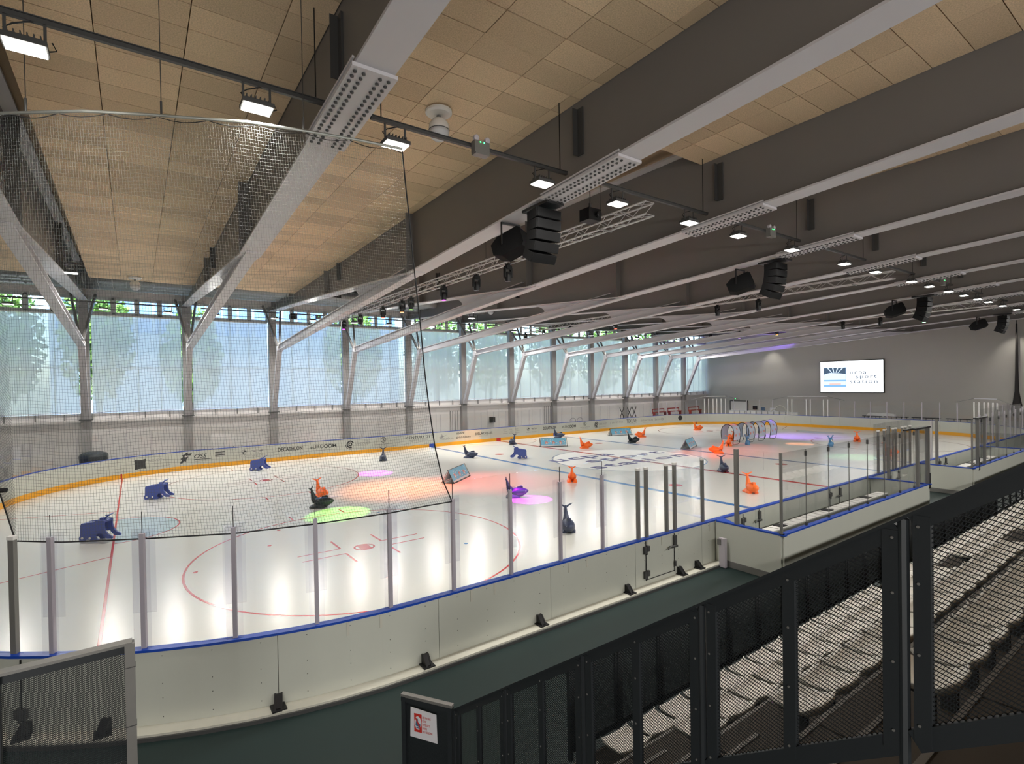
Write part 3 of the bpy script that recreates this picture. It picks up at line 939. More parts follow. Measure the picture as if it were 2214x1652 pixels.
def seine(x0, w, lw):
    ad_ring(x0 + w / 2, .70, w / 2, w * .17, INK, 0.3, 5.2); ad_ring(x0 + w / 2, .70, w * .26, w * .14, INK); ad_ring(x0 + w / 2, .70, w * .66, w * .07, INK, pi, 1.6 * pi)
    ad_text('SEINE OUEST', x0 + w + .1, x0 + w + .1 + lw, .62, .17, INKG, .006); ad_bar(x0 + w + .15, x0 + w + lw, .86, .02); ad_bar(x0 + .1, x0 + w + lw, .42, .015)
seine(-12.6, .52, 1.05)
def synerg(xc, w):
    ad_ring(xc, .84, .2, .03, INK); ad_text('S', xc - .09, xc + .09, .72, .24, INK, .01); ad_text('synerglace', xc - w / 2, xc + w / 2, .46, .14, INKG, .004); ad_bar(xc - w / 3, xc + w / 3, .40, .012)
synerg(-9.95, 1.25)
ad_text('CENTURY 21', -8.2, -6.3, .72, .20, INK, .004, 1.1); ad_text('Agence du Château', -7.9, -6.45, .50, .15, INKG, shear=.2)
ad_poly([(-.3, .7), (0, .66), (.4, .84), (.05, .74), (-.05, .92), (-.08, .74)], -5.2, INKG); ad_text('Meudon', -5.45, -4.25, .46, .2, INKG)
ad_text('sport', -3.95, -3.3, .74, .22, INK, .004); ad_text('passion', -3.95, -2.7, .44, .22, INK, .004)
ad_text('DELACQUIS', -2.25, -.6, .60, .22, INK, .010); ad_bar(-1.9, -1.0, .50, .02)
for j in range(3):
    x = .45 + j * .62
    ad_text('ucpa', x, x + .32, .80, .10, INKG); ad_text('sport', x + .12, x + .46, .66, .10, INKG); ad_text('station', x, x + .46, .52, .10, INKG)
roundel(3.1); wings(3.75); ad_text('PARIS VELIZY', 2.9, 4.0, .46, .09, INKG)
ad_text('DECATHLON', 4.75, 6.25, .60, .26, INK, .022)
eurocom(6.95, 8.6); synerg(9.75, 1.2); seine(11.0, .5, 1.0)
ad_text("L'ERMITAGE", 13.1, 14.9, .66, .16, INKG, spacing=1.15)
ad_text('TEKLIVE', 15.4, 16.9, .58, .36, INK, -.004); ad_bar(15.4, 16.9, .50, .015)
ad_text('DELACQUIS', 17.6, 19.4, .60, .2, INKG, .010); ad_bar(17.8, 19.2, .46, .012)
ad_text('Innovizza', 19.7, 21.3, .62, .26, INKG); ad_ring(20.9, .70, .13, .02, INKG)
ad_poly(circ(0, .72, .26, 24), 23.3, INK); ad_text('r', 23.22, 23.42, .58, .27, WHITE, .01)

# ================================================================== players' boxes
def players_box(x0, x1, ordl, gate_end):
    r = root('players_box', ((x0 + x1) / 2, -14.6, 0), ordl, 'bench box')
    yo = -15.36
    b = MB(); b.box(((x0 + x1) / 2, yo, 0.55), (x1 - x0, 0.10, 1.05)); b.build('outer_wall', BOARD, r)
    for x in (x0, x1):
        b = MB(); b.box((x, (-13.72 + yo) / 2, 0.55), (0.10, -13.72 - yo, 1.05)); b.build('end_wall', BOARD, r)
        b = MB(); b.box((x, (-13.78 + yo - 0.06) / 2, 1.08), (0.11, -13.70 - yo + 0.05, 0.035)); b.build('end_rail', CAPB, r)
        b = MB(); sg = 1 if x == x0 else -1
        b.prism([(0, 0), (0, -0.55), (sg * -0.0 + sg * 0.30, 0)], lambda a, c, dd: (x + a, -13.72 + c, dd), 1.075, 1.10); b.build('corner_gusset', CAPB, r)
    b = MB(); b.box(((x0 + x1) / 2, yo, 1.08), (x1 - x0 + 0.12, 0.11, 0.035)); b.build('outer_rail', CAPB, r)
    b = MB(); b.box(((x0 + x1) / 2, yo - 0.056, 0.07), (x1 - x0 + 0.1, 0.02, 0.16)); b.box((x0 - 0.056, (-13.9 + yo) / 2, 0.07), (0.02, 1.4, 0.16)); b.box((x1 + 0.056, (-13.9 + yo) / 2, 0.07), (0.02, 1.4, 0.16)); b.build('base_strip', ALUD, r)
    b = MB(); b.box(((x0 + x1) / 2, -14.52, 0.12), (x1 - x0 - 0.1, 1.55, 0.24)); b.build('raised_floor', RUBBER, r)
    # frameless glass with clamps
    n = int(round((x1 - x0) / 1.2)); w = (x1 - x0) / n
    for i in range(n):
        b = MB(); b.box((x0 + w * (i + .5), yo + 0.01, 2.03), (w - 0.012, 0.012, 1.86)); o = b.build('box_glass', GLASS, r)
    for i in range(1, n):
        for zz, hh in ((2.85, .12), (1.135, .07)):
            b = MB(); b.box((x0 + w * i, yo + 0.01, zz), (0.05, 0.04, hh)); b.build('glass_clamp', DKS, r)
        b = MB(); b.box((x0 + w * i, yo + 0.01, 2.03), (0.008, 0.016, 1.84)); b.build('glass_joint', ALUD, r)
    for x in (x0, x1):
        for y0_, y1_ in ((-14.27, -14.95), (-14.95, yo + 0.02)):
            b = MB(); b.box((x, (y0_ + y1_) / 2, 2.03), (0.012, abs(y1_ - y0_) - .012, 1.86)); b.build('box_glass', GLASS, r)
        b = MB(); b.box((x, -14.27, 2.02), (0.085, 0.085, 1.86)); b.build('end_post', ALUD, r)
        b = MB(); b.box((x, yo + 0.01, 2.03), (0.05, 0.05, 1.86)); b.build('corner_post', ALUD, r)
    return r
bx1 = players_box(-12.24, -2.72, "long white players' bench box with blue rail and frameless glass, nearer one", 1)
bx2 = players_box(2.22, 11.0, "second white players' bench box farther along the boards beyond the gap", 0)
def bench(x0, x1, lab):
    r = root('players_bench', ((x0 + x1) / 2, -14.35, 0.24), lab, 'bench', "white benches inside the players' boxes")
    n = int((x1 - x0) / 0.34)
    for i in range(n):
        x = x0 + (i + .5) * (x1 - x0) / n
        b = MB(); b.box((x, -14.30, 0.71), ((x1 - x0) / n - 0.06, 0.28, 0.035)); b.build('seat_slat', WHITE, r)
    b = MB(); b.box(((x0 + x1) / 2, -14.455, 0.60), (x1 - x0, 0.03, 0.26)); b.box(((x0 + x1) / 2, -14.16, 0.66), (x1 - x0, 0.03, 0.1)); b.build('front_panel', WHITE, r)
    for i in range(5):
        x = x0 + 0.15 + i * (x1 - x0 - 0.3) / 4
        b = MB(); b.box((x, -14.3, 0.45), (0.05, 0.25, 0.42)); b.build('leg', ALUD, r)
    for i in range(3):
        x = x0 + (i + 0.5) * (x1 - x0) / 3
        b = MB(); b.box((x, -14.3, 0.735), (0.3, 0.24, 0.02)); b.build('black_insert', BLACK, r)
bench(-11.6, -3.4, "white slatted bench inside the nearer players' box")
bench(3.0, 10.0, "white slatted bench inside the farther players' box")
# tall aluminium doors standing at the ends of the boxes
def tall_gate(x, y0, y1, lab, dirx=-1):
    r = root('glazed_gate', (x, y0, 0), lab, 'gate')
    for yy, z0, w in ((y0, 0.95, 0.10), (y1, 0.95, 0.07)):
        pass
    b = MB(); b.box((x, y0, 1.98), (0.10, 0.10, 2.0)); b.build('stile', ALUD, r)
    b = MB(); b.box((x + dirx * 0.95, y0, 1.5), (0.085, 0.085, 2.95)); b.build('gate_post', ALUD, r)
    b = MB(); b.box((x + dirx * 0.55, y0, 2.98), (1.35, 0.10, 0.05)); b.box((x + dirx * 0.9, y0 + 0.14, 2.96), (1.5, 0.05, 0.05)); b.build('head_rail', BLACKM, r)
    b = MB(); b.box((x + dirx * 0.47, y0, 1.98), (0.82, 0.012, 1.96)); b.build('gate_glass', GLASS, r)
    b = MB(); b.box((x + 0.02, y0 - 0.04, 1.2), (0.07, 0.04, 0.5)); b.build('lock_case', BLACK, r)
    b = MB(); b.box((x, y0, 0.96), (0.22, 0.10, 0.05)); b.build('bottom_pivot', BLACK, r)
tall_gate(-2.70, -15.36, -14.5, "tall aluminium framed glass gate at the far end of the nearer players' box")
tall_gate(2.9, -15.36, -14.5, "tall aluminium framed glass gate at the near end of the farther players' box", 1)
# steel bollard at the inside corner
r = root('steel_bollard', (-12.0 - 0.35, -13.95, 0), "stainless steel post standing in the corner by the players' box", 'post')
b = MB(); b.box((-12.42, -14.0, 0.36), (0.09, 0.16, 0.72)); b.build('shaft', ALU, r)
b = MB(); b.box((-12.42, -13.93, 0.62), (0.12, 0.10, 0.14)); b.build('sensor_head', ALUD, r)

# ================================================================== grandstand
SX0 = CAM.x + 4.25
gs = root('grandstand', (-8, -18, 0), 'dark stepped grandstand with rows of white seats beside the walkway', 'grandstand', kind='structure')
XR = 16.0
for n_ in range(12):
    yf = CAM.y + 4.2 - 0.9 * n_ + 0.345
    zf = 0.17 + 0.645 * n_
    if n_ > 5: break
    b = MB(); b.box(((SX0 - 0.15 + XR) / 2, yf - 0.46, zf / 2 - 0.01), (XR - SX0 + 0.15, 0.92, zf + 0.02)); b.build('tier', STAND, gs)
    b = MB(); b.box(((SX0 - 0.15 + XR) / 2, yf - 0.012, zf - 0.012), (XR - SX0 + 0.15, 0.035, 0.03)); b.build('step_nosing', NOSE, gs)
b = MB(); b.box(((SX0 - 0.15 + XR) / 2, -26.2, 1.6), (XR - SX0 + 0.15, 8.4, 3.2)); b.build('rear_platform', STAND, gs)
# aisle steps, two to a tier
AX0, AX1 = CAM.x + 2.78, SX0 - 0.16
for n_ in range(12):
    yf = CAM.y + 4.2 - 0.45 * n_ + 0.345
    zf = 0.17 + 0.3225 * n_
    b = MB(); b.box(((AX0 + AX1) / 2, yf - 0.24, zf / 2 - 0.005), (AX1 - AX0, 0.46, zf)); b.build('aisle_step', STAND, gs)
    b = MB(); b.box(((AX0 + AX1) / 2, yf - 0.015, zf - 0.012), (AX1 - AX0, 0.035, 0.03)); b.build('step_nosing', NOSE, gs)
b = MB(); b.box((AX1 - 0.55, CAM.y + 2.25, 1.475), (0.26, 0.10, 0.006)); tag(b.build('step_marking', YEL, gs), 'worn yellow mark on an aisle step')
# seats
sh = MB(); rings = []
prof = [(-0.19, 0.0), (-0.16, -0.03), (-0.05, -0.035), (0.08, -0.02), (0.15, -0.008), (0.185, 0.02), (0.205, 0.06), (0.21, 0.085)]
for x_, c_ in ((-0.215, 0.03), (-0.2, 0.0), (-0.1, -0.012), (0, -0.015), (0.1, -0.012), (0.2, 0.0), (0.215, 0.03)):
    ring_ = []
    ed = 1 - 0.18 * (abs(x_) / 0.215) ** 4
    for a, z_ in prof: ring_.append((x_, -a * (ed if a > 0.12 else 1), z_ * (ed if z_ > 0 else 1) + c_ * (0.4 if z_ > 0.04 else 1)))
    for a, z_ in prof[::-1]: ring_.append((x_, -(a + 0.015) * (ed if a > 0.12 else 1), z_ * (ed if z_ > 0 else 1) + c_ * (0.4 if z_ > 0.04 else 1) - 0.02))
    rings.append(ring_)
sh.loft(rings)
SHELL = sh.mesh('seat_shell'); SHELL.materials.append(SEAT); SHELL.polygons.foreach_set('use_smooth', [True] * len(SHELL.polygons))
bk = MB(); bk.box((0, 0.0, -0.28), (0.06, 0.10, 0.36)); bk.box((0, 0.02, -0.085), (0.3, 0.2, 0.02)); BRK = bk.mesh('seat_bracket'); BRK.materials.append(DKS)
for n_, cnt in enumerate((44, 36, 28, 20, 12)):
    y = CAM.y + 4.2 - 0.9 * n_ - 0.19
    z = 0.62 + 0.645 * n_
    for i in range(cnt):
        x = SX0 + 0.22 + 0.5 * i + (0.0, 0.05, 0.2, 0.1, 0.1)[n_]
        if i in (15, 16) and n_ < 3: continue
        r = root('stadium_seat', (x, y, z), 'white plastic shell seat, %s from the aisle in the %s row up from the walkway' % (ordn(i), ordn(n_)), 'seat', 'white seats in the grandstand')
        for me in (SHELL, BRK):
            o = bpy.data.objects.new(me.name, me); COL.objects.link(o); o.parent = r

# ---------------- mesh guards
def mesh_lines(p0, ua, vb, W, H, p, q, th=0.0045, shear=0.0):
    """expanded-metal lattice on the parallelogram p0 + a*ua + b*vb (0<=a<=W, 0<=b<=H); vb may carry the shear"""
    b = MB(); ua, vb = Vector(ua), Vector(vb); nrm = ua.cross(vb).normalized() * 0.0015
    g = q / p
    for sgn in (1, -1):
        k0, k1 = (-H / g, W) if sgn > 0 else (0, W + H / g)
        k = math.floor(k0 / p) * p
        while k <= k1:
            # line a = k + sgn * b / g
            bs = [0, H]; aa = [k, k + sgn * H / g]
            lo, hi = 0.0, H
            if sgn > 0:
                lo = max(lo, (0 - k) * g); hi = min(hi, (W - k) * g)
            else:
                lo = max(lo, (k - W) * g); hi = min(hi, k * g)
            if hi - lo > 0.004:
                A = Vector(p0) + ua * (k + sgn * lo / g) + vb * lo; B = Vector(p0) + ua * (k + sgn * hi / g) + vb * hi
                w = ua * (th / 2 * (1 + g))
                b.add([A - w - nrm, A + w - nrm, B + w - nrm, B - w - nrm, A - w + nrm, A + w + nrm, B + w + nrm, B - w + nrm], [(0, 1, 2, 3), (7, 6, 5, 4)])
            k += p
    return b
GX = CAM.x + 2.70
def gz(e): return CAM.z - 0.716 * e            # underside-of-eye slope of the stair guard's top rail
r = root('stair_guard', (GX, CAM.y + 4.76, 0), 'dark grey mesh guard rising along the stand beside the aisle stairs', 'guard rail')
E = [4.76, 3.83, 2.82, 1.82, 0.84, -0.14, -1.1]
SL = Vector((0, -1, 0.716))
for i in range(len(E) - 1):
    e0, e1 = E[i] - 0.028, E[i + 1] + 0.024
    L = e0 - e1; em = (e0 + e1) / 2
    def P(e, dz): return Vector((GX, CAM.y + e, gz(e) + dz))
    b = MB()
    b.bar(P(e0, -0.035), P(e1, -0.035), 0.031, 0.07); b.bar(P(e0, -0.965), P(e1, -0.965), 0.031, 0.085)
    for ee in (e0 - 0.03, e1 + 0.03): b.bar(P(ee, -0.985), P(ee, -0.02), 0.037, 0.06, upv=(0, 1, 0))
    b.bar(P(em, -0.95), P(em, -0.05), 0.034, 0.06, upv=(0, 1, 0))
    fr_ = b.build('panel_frame', GUARD, r)
    mb = mesh_lines(P(e0 - 0.02, -0.93), SL, (0, 0, 1), L - 0.04, 0.87, 0.0205, 0.0195, 0.0020)
    o = mb.build('wire_mesh', GUARD, r); o['kind'] = 'stuff'
    b = MB()
    for ee in (e0 - 0.02, em, e1 + 0.02):
        for dz in (-0.06, -0.3, -0.6, -0.9): b.lathe([(0.006, -0.02), (0.006, -0.024)], P(ee, dz), 6, 'x')
    o = b.build('rivets', GUARDL, r); o['kind'] = 'stuff'
    b = MB(); q = P(E[i], 0); b.tube([(GX + 0.0, q.y + 0.01, q.z - 1.32), (GX, q.y + 0.01, q.z - 0.005)], 0.022, 8); b.build('stanchion', GUARD, r)
b = MB(); b.bar(Vector((GX, CAM.y + 4.78, gz(4.78) + 0.006)), Vector((GX, CAM.y - 1.2, gz(-1.2) + 0.006)), 0.05, 0.014); b.build('top_rail', GUARD, r)
# swung gate leaf with the paper sign
ga, gb_ = Vector((GX - 0.01, CAM.y + 4.80, 0)), Vector((-22.03, -16.17, 0))
r = root('gate_leaf', (ga.x, ga.y, 0), 'dark mesh gate leaf swung open at the foot of the aisle stairs', 'gate')
u = (gb_ - ga).normalized(); Lg = (gb_ - ga).length; zt_ = gz(4.76) + 0.02
for nm, a, c, w, h in (('top_rail', ga + Vector((0, 0, zt_)), gb_ + Vector((0, 0, zt_)), 0.055, 0.03),):
    b = MB(); b.bar(a, c, w, h); b.build(nm, GUARDL, r)
b = MB()
for t_ in (0.03, Lg - 0.03): b.bar(ga + u * t_ + Vector((0, 0, 0.10)), ga + u * t_ + Vector((0, 0, zt_ - 0.01)), 0.055, 0.05, upv=u)
b.bar(ga + Vector((0, 0, 0.14)), gb_ + Vector((0, 0, 0.14)), 0.05, 0.07); b.bar(ga + Vector((0, 0, zt_ - 0.04)), gb_ + Vector((0, 0, zt_ - 0.04)), 0.05, 0.05); b.build('leaf_frame', GUARD, r)
o = mesh_lines(ga + u * 0.05 + Vector((0, 0, 0.16)), u, (0, 0, 1), Lg - 0.1, zt_ - 0.22, 0.014, 0.014, 0.004).build('wire_mesh', GUARD, r); o['kind'] = 'stuff'
nrm = Vector((u.y, -u.x, 0)) if Vector((u.y, -u.x, 0)).dot(CAM - ga) > 0 else Vector((-u.y, u.x, 0))
sgn_r = root('paper_sign', (ga + u * 0.4), 'white paper sign with a red skate pictogram tied to the gate leaf', 'sign')
lft, rgt = u * (Lg - 0.12), u * 0.17     # seen from the camera the far end is at the left
def SP(a, bz_): return ga + lft + (rgt - lft) * a + nrm * 0.035 + Vector((0, 0, zt_ - 0.09 - 0.33 * (1 - bz_)))
b = MB(); b.prism([(0, 0.02), (1, 0.0), (0.98, 0.93), (0.03, 1.0)], lambda a, c, dd: SP(a, c) + nrm * dd, 0, 0.003); b.build('sheet', SIGNW, sgn_r)
b = MB(); b.prism([(0.16, 0.22), (0.44, 0.22), (0.44, 0.82), (0.16, 0.82)], lambda a, c, dd: SP(a, c) + nrm * dd, 0.003, 0.005); b.build('red_square', SIGNR, sgn_r)
b = MB(); b.prism([(0.30 + 0.13 * cos(t), 0.52 + 0.22 * sin(t)) for t in np.linspace(0, 2 * pi, 20, endpoint=False)], lambda a, c, dd: SP(a, c) + nrm * dd, 0.005, 0.006); b.build('white_disc', SIGNW, sgn_r)
b = MB(); b.prism([(0.21, 0.42), (0.39, 0.40), (0.39, 0.50), (0.31, 0.54), (0.30, 0.66), (0.24, 0.66)], lambda a, c, dd: SP(a, c) + nrm * dd, 0.006, 0.007); b.prism([(0.20, 0.36), (0.40, 0.34), (0.40, 0.37), (0.20, 0.39)], lambda a, c, dd: SP(a, c) + nrm * dd, 0.006, 0.007); b.build('skate_pictogram', SIGNB, sgn_r)
b = MB(); b.prism([(0.20, 0.66), (0.23, 0.70), (0.41, 0.38), (0.38, 0.34)], lambda a, c, dd: SP(a, c) + nrm * dd, 0.007, 0.008); b.build('red_bar', SIGNR, sgn_r)
ax_ = (rgt - lft).normalized(); wS = (rgt - lft).length
for j, (s_, wf_) in enumerate((('LES PATINS', .30), ('SONT', .15), ('INTERDITS', .27), ('DANS', .16), ('LES GRADINS', .36))):
    letter('sign_lettering', s_, wS * wf_, 0.024, SP(0.47, 0.70 - j * 0.115) + nrm * 0.006, ax_, (0, 0, 1), SIGNR, sgn_r, .012)
# low fence along the front of the stand
FY = CAM.y + 4.72
r = root('front_fence', (-20.1, FY, 0), 'dark mesh fence with many posts along the foot of the grandstand', 'fence')
x = CAM.x + 0.905 * 4.72; i = 0
xs_ = []
while x < 15: xs_.append(x); x += 0.852
for a, c in zip(xs_[:-1], xs_[1:]):
    b = MB(); b.box((a, FY, 0.66), (0.05, 0.05, 1.20)); b.build('post', GUARD, r)
    b = MB()
    b.box(((a + c) / 2, FY, 0.19), (c - a - 0.06, 0.03, 0.08)); b.box(((a + c) / 2, FY, 1.19), (c - a - 0.06, 0.03, 0.05))
    for xx in (a + 0.05, c - 0.05): b.box((xx, FY, 0.69), (0.04, 0.03, 1.0))
    b.build('panel_frame', GUARD, r)
    if a < -2:
        o = mesh_lines((a + 0.06, FY, 0.22), (1, 0, 0), (0, 0, 1), c - a - 0.12, 0.95, 0.024, 0.020, 0.0045).build('wire_mesh', GUARD, r); o['kind'] = 'stuff'
b = MB(); b.box(((xs_[0] + xs_[-1]) / 2, FY, 1.24), (xs_[-1] - xs_[0], 0.06, 0.04)); b.build('top_rail', GUARD, r)
# left guard panel with its pale end post
LY = CAM.y + 4.7
r = root('left_guard', (-25.1, LY, 0), 'dark mesh guard panel with pale end post at the lower left', 'guard rail')
zt2 = 2.80
b = MB(); b.bar((-26.6, LY, zt2 + 0.005), (-24.43, LY, zt2 + 0.005), 0.085, 0.02); b.build('top_rail', GUARDL, r)
b = MB(); b.box((-25.5, LY + 0.02, zt2 - 0.035), (2.16, 0.04, 0.075)); b.box((-25.5, LY + 0.02, 1.90), (2.16, 0.04, 0.05)); b.build('panel_frame', GUARD, r)
b = MB(); b.box((-24.445, LY, zt2 / 2), (0.062, 0.075, zt2)); o = b.build('end_post', GUARDL, r)
b = MB()
for zz in (2.63, 2.2): b.box((-24.445, LY - 0.001, zz), (0.066, 0.079, 0.006))
b.build('weld_seam', DKS, o)
b = MB(); b.box((-25.18, LY, zt2 / 2 - 0.01), (0.07, 0.06, zt2 - 0.02)); b.build('post', GUARD, r)
o = mesh_lines((-25.145, LY + 0.02, 1.0), (1, 0, 0), (0, 0, 1), 0.67, zt2 - 1.06, 0.0165, 0.0135, 0.0028).build('wire_mesh', GUARD, r); o['kind'] = 'stuff'

# ================================================================== skating aids and toys on the ice
def orca_meshes():
    sp_ = [(.47, .27, .02, .02), (.43, .265, .075, .06), (.34, .25, .13, .115), (.2, .225, .185, .18), (.02, .21, .205, .20), (-.14, .21, .185, .19), (-.25, .26, .14, .16), (-.315, .36, .10, .12), (-.355, .47, .072, .085), (-.385, .58, .052, .06), (-.405, .67, .04, .042), (-.42, .74, .03, .024)]
    b = MB(); rings = []; m = len(sp_)
    for i, (x, z, ry, rz) in enumerate(sp_):
        a = sp_[max(i - 1, 0)]; c = sp_[min(i + 1, m - 1)]
        t = Vector((c[0] - a[0], 0, c[1] - a[1])).normalized(); nn = Vector((-t.z, 0, t.x))
        if nn.z < 0 and i < 6: nn = -nn
        rg = []
        for k in range(14):
            th = 2 * pi * k / 14
            p = Vector((x, 0, z)) + Vector((0, 1, 0)) * ry * cos(th) - nn * rz * sin(th) * (-1)
            rg.append((p.x, p.y, max(p.z, 0.004)))
        rings.append(rg)
    b.loft(rings); body = b.mesh('body')
    f = MB()
    pts = [(0, .69), (.05, .735), (.13, .775), (.235, .80), (.16, .745), (.09, .70), (.04, .665), (0, .655), (-.04, .665), (-.09, .70), (-.16, .745), (-.235, .80), (-.13, .775), (-.05, .735)]
    n = len(pts)
    f.prism(pts, lambda a, c, d: (-.425 + d - (c - .69) * .25, a, c), -0.016, 0.016)
    fl_ = f.mesh('tail_fluke')
    fp = []
    for sg in (-1, 1):
        q = MB(); q.loft([[(x_, sg * y_ * k_, z_ * h_) for y_, z_ in ((.07, 0), (.235, 0), (.24, .045), (.17, .15), (.10, .20), (.06, .12))] for x_, k_, h_ in ((-.45, .75, .3), (-.38, .95, .55), (-.22, 1.02, 1.0), (-.02, 1.0, 1.0), (.14, .85, .7))]); fp.append(q.mesh('flipper'))
    d_ = MB(); d_.prism([(.25, .36), (.24, .455), (.17, .48), (.10, .455), (.09, .43), (.03, .445), (0, .38)], lambda a, c, d: (a, d, c), -0.05, 0.05); dm = d_.mesh('back_grip')
    e = MB()
    for sg in (-1, 1): e.lathe([(0.0, -0.006), (0.016, 0), (0.0, 0.008)], (.37, sg * .118, .275), 8, 'y')
    em = e.mesh('eyes')
    return body, fl_, fp[0], fp[1], dm, em
OM = {}
def orca(mname, m, x, y, rz, label, group):
    if mname not in OM:
        ms = orca_meshes()
        for q in ms[:5]:
            q.materials.append(m); q.polygons.foreach_set('use_smooth', [q.name.startswith('body')] * len(q.polygons))
        ms[5].materials.append(BLACK if mname == 'orange' else SHEETW)
        OM[mname] = ms
    r = root('orca_skating_aid', (x, y, 0.0), label, 'skating aid', group, rz=radians(rz))
    for q in OM[mname]:
        o = bpy.data.objects.new(q.name.split('.')[0], q); COL.objects.link(o); o.parent = r
GO, GN = 'orange whale skating aids', 'dark whale skating aids'
# heading: 0 = +X.  Seen from the camera, right in the picture is about -35 degrees, towards the viewer about -125
for x, y, a, l in ((-18.0, .75, -80, 'orange whale skating aid standing right behind the dark green one'), (-7.43, -3.16, 47, 'orange whale skating aid seen from behind near the near blue line'),
                   (1.9, 5.4, -35, 'orange whale skating aid facing right beyond the centre logo'), (-3.6, -9.8, -126, 'orange whale skating aid nearest the players box'),
                   (6.1, -2.0, 130, 'orange whale skating aid facing left in front of the tunnel'), (10.2, -.35, 31, 'orange whale skating aid standing against the tunnel mouth'),
                   (13.3, 1.35, 60, 'orange whale skating aid half hidden inside the tunnel'), (10.4, 7.7, 150, 'orange whale skating aid facing left beside the farthest wedge'),
                   (19.1, 8.1, -30, 'orange whale skating aid nearest the far end boards'), (19.2, -5.0, 21, 'orange whale skating aid seen from behind at the right beyond the blue reindeer'),
                   (12.4, -9.4, -25, 'orange whale skating aid seen through the glass door posts')):
    orca('orange', ORANGE, x, y, a, l, GO)
for x, y, a, l in ((-11.74, 9.34, -115, 'navy whale skating aid facing the viewer by the sponsor boards'), (-6.94, 6.7, -50, 'navy whale skating aid on the near blue line'),
                   (-.65, 10.8, -152, 'navy whale skating aid by the red centre line'), (5.3, 12.1, -50, 'navy whale skating aid half behind the blue wedge at the boards'),
                   (-11.58, -4.34, -38, 'navy whale skating aid lit purple by the pink spotlight'), (-13.34, -9.34, -122, 'navy whale skating aid nearest the viewer behind the glass'),
                   (.15, -6.23, -130, 'navy whale skating aid on the red line by the logo')):
    orca('navy', NAVYP, x, y, a, l, GN)
for x, y, a, l in ((6.9, 5.4, -38, 'black whale skating aid facing right in front of the farthest wedge'), (-18.5, -1.0, -38, 'dark green whale skating aid beside the green light pool')):
    orca('ink', INKP, x, y, a, l, GN)

def cart_meshes():
    prof_ = [(-.48, 0.0), (-.51, .10), (-.47, .20), (-.46, .50), (-.42, .56), (-.05, .60), (.06, .655), (.24, .655), (.28, .62), (.27, .48), (.29, .36), (.38, .23), (.53, .15), (.52, .09), (.36, .09), (.28, .15), (.20, .26), (.06, .25), (-.01, .14), (.07, .05), (.03, 0), (-.12, 0), (-.17, .06), (-.30, .06), (-.35, 0)]
    out = []
    for sg in (-1, 1):
        b = MB(); b.prism(prof_, lambda a, c, d: (a, sg * (.15 + d), c), 0, 0.05); q = b.mesh('side_plate'); q.materials.append(CARTB); out.append(q)
    b = MB(); b.box((-.24, 0, .53), (.36, .30, .05)); b.box((-.45, 0, .33), (.05, .30, .34)); b.box((.16, 0, .60), (.2, .30, .06)); q = b.mesh('seat_block'); q.materials.append(CARTB); out.append(q)
    b = MB(); b.tube([(.12, 0, .62), (.22, 0, .72), (.34, 0, .79)], .022, 6); b.tube([(.32, -.17, .80), (.34, 0, .79), (.32, .17, .80)], .018, 6); b.box((.1, 0, .66), (.12, .12, .08)); q = b.mesh('handlebar'); q.materials.append(CARTB); out.append(q)
    for x in (-.40, -.16):
        b = MB()
        for sg in (-1, 1): b.lathe([(.0, -.012), (.036, -.012), (.036, .012), (.0, .012)], (x, sg * .205, .11), 10, 'y')
        q = b.mesh('wheel_cap'); q.materials.append(WHITE); out.append(q)
    return out
CM_ = cart_meshes()
for x, y, a, l in ((-23.6, 5.2, -30, 'blue push cart skating aid left of the goal line'), (-18.6, 10.6, -30, 'blue push cart skating aid by the boards under the sponsor lettering'),
                   (-25.35, -1.0, -35, 'blue push cart skating aid on the goal line, nearest one'), (-4.8, 4.5, 150, 'blue push cart skating aid between the blue and red lines')):
    r = root('push_cart', (x, y, 0), l, 'skating aid', 'blue push carts on the ice', rz=radians(a))
    for q in CM_:
        o = bpy.data.objects.new(q.name.split('.')[0], q); COL.objects.link(o); o.parent = r

def reindeer(x, y, a, label):
    r = root('reindeer_skating_aid', (x, y, 0), label, 'skating aid', 'blue reindeer skating aids', rz=radians(a))
    OFF[r.name] = Vector((0, 0, 0))
    b = MB(); b.lathe([(.17, 0.0), (.175, .05), (.15, .16), (.11, .28), (.095, .36), (.08, .42)], n=14); b.build('body', REINB, r, True)
    b = MB(); rg = []
    for xx, rr_, zz in ((-.11, .03, .50), (-.07, .10, .51), (.02, .125, .50), (.10, .10, .46), (.16, .075, .43), (.19, .03, .42)):
        rg.append([(xx, rr_ * cos(t), zz + rr_ * sin(t)) for t in np.linspace(0, 2 * pi, 12, endpoint=False)])
    b.loft(rg); b.build('head', REINB, r, True)
    b = MB(); b.lathe([(.0, .10), (.07, .11), (.075, .15), (.055, .19), (0, .20)], (0, 0, .415), 10, 'x'); b.build('muzzle', WHITE, r, True)
    b = MB(); b.lathe([(0, -.02), (.028, 0), (0, .025)], (.2, 0, .44), 8, 'x'); b.build('nose', BLACK, r, True)
    for sg in (-1, 1):
        b = MB(); b.tube([(-.02, sg * .06, .60), (-.03, sg * .14, .66), (-.03, sg * .20, .74), (-.02, sg * .19, .80)], [.025, .022, .018, .012], 6)
        b.tube([(-.03, sg * .14, .66), (0, sg * .13, .74), (.01, sg * .11, .78)], [.02, .016, .01], 6); b.tube([(-.03, sg * .19, .72), (.0, sg * .24, .78)], [.016, .01], 6); b.build('antler', REINB, r, True)
        b = MB(); b.box((.18 * .4, sg * .12, .2), (.1, .05, .16)); b.build('foreleg', REINB, r)
        b = MB(); b.prism([(-.02, .10), (.0, .19), (.03, .11)], lambda a_, c, d: (a_, sg * c, .57 + d), 0, .03); b.build('ear', REINB, r)
reindeer(14.7, -5.1, -125, 'blue reindeer skating aid with antlers standing alone at the right')
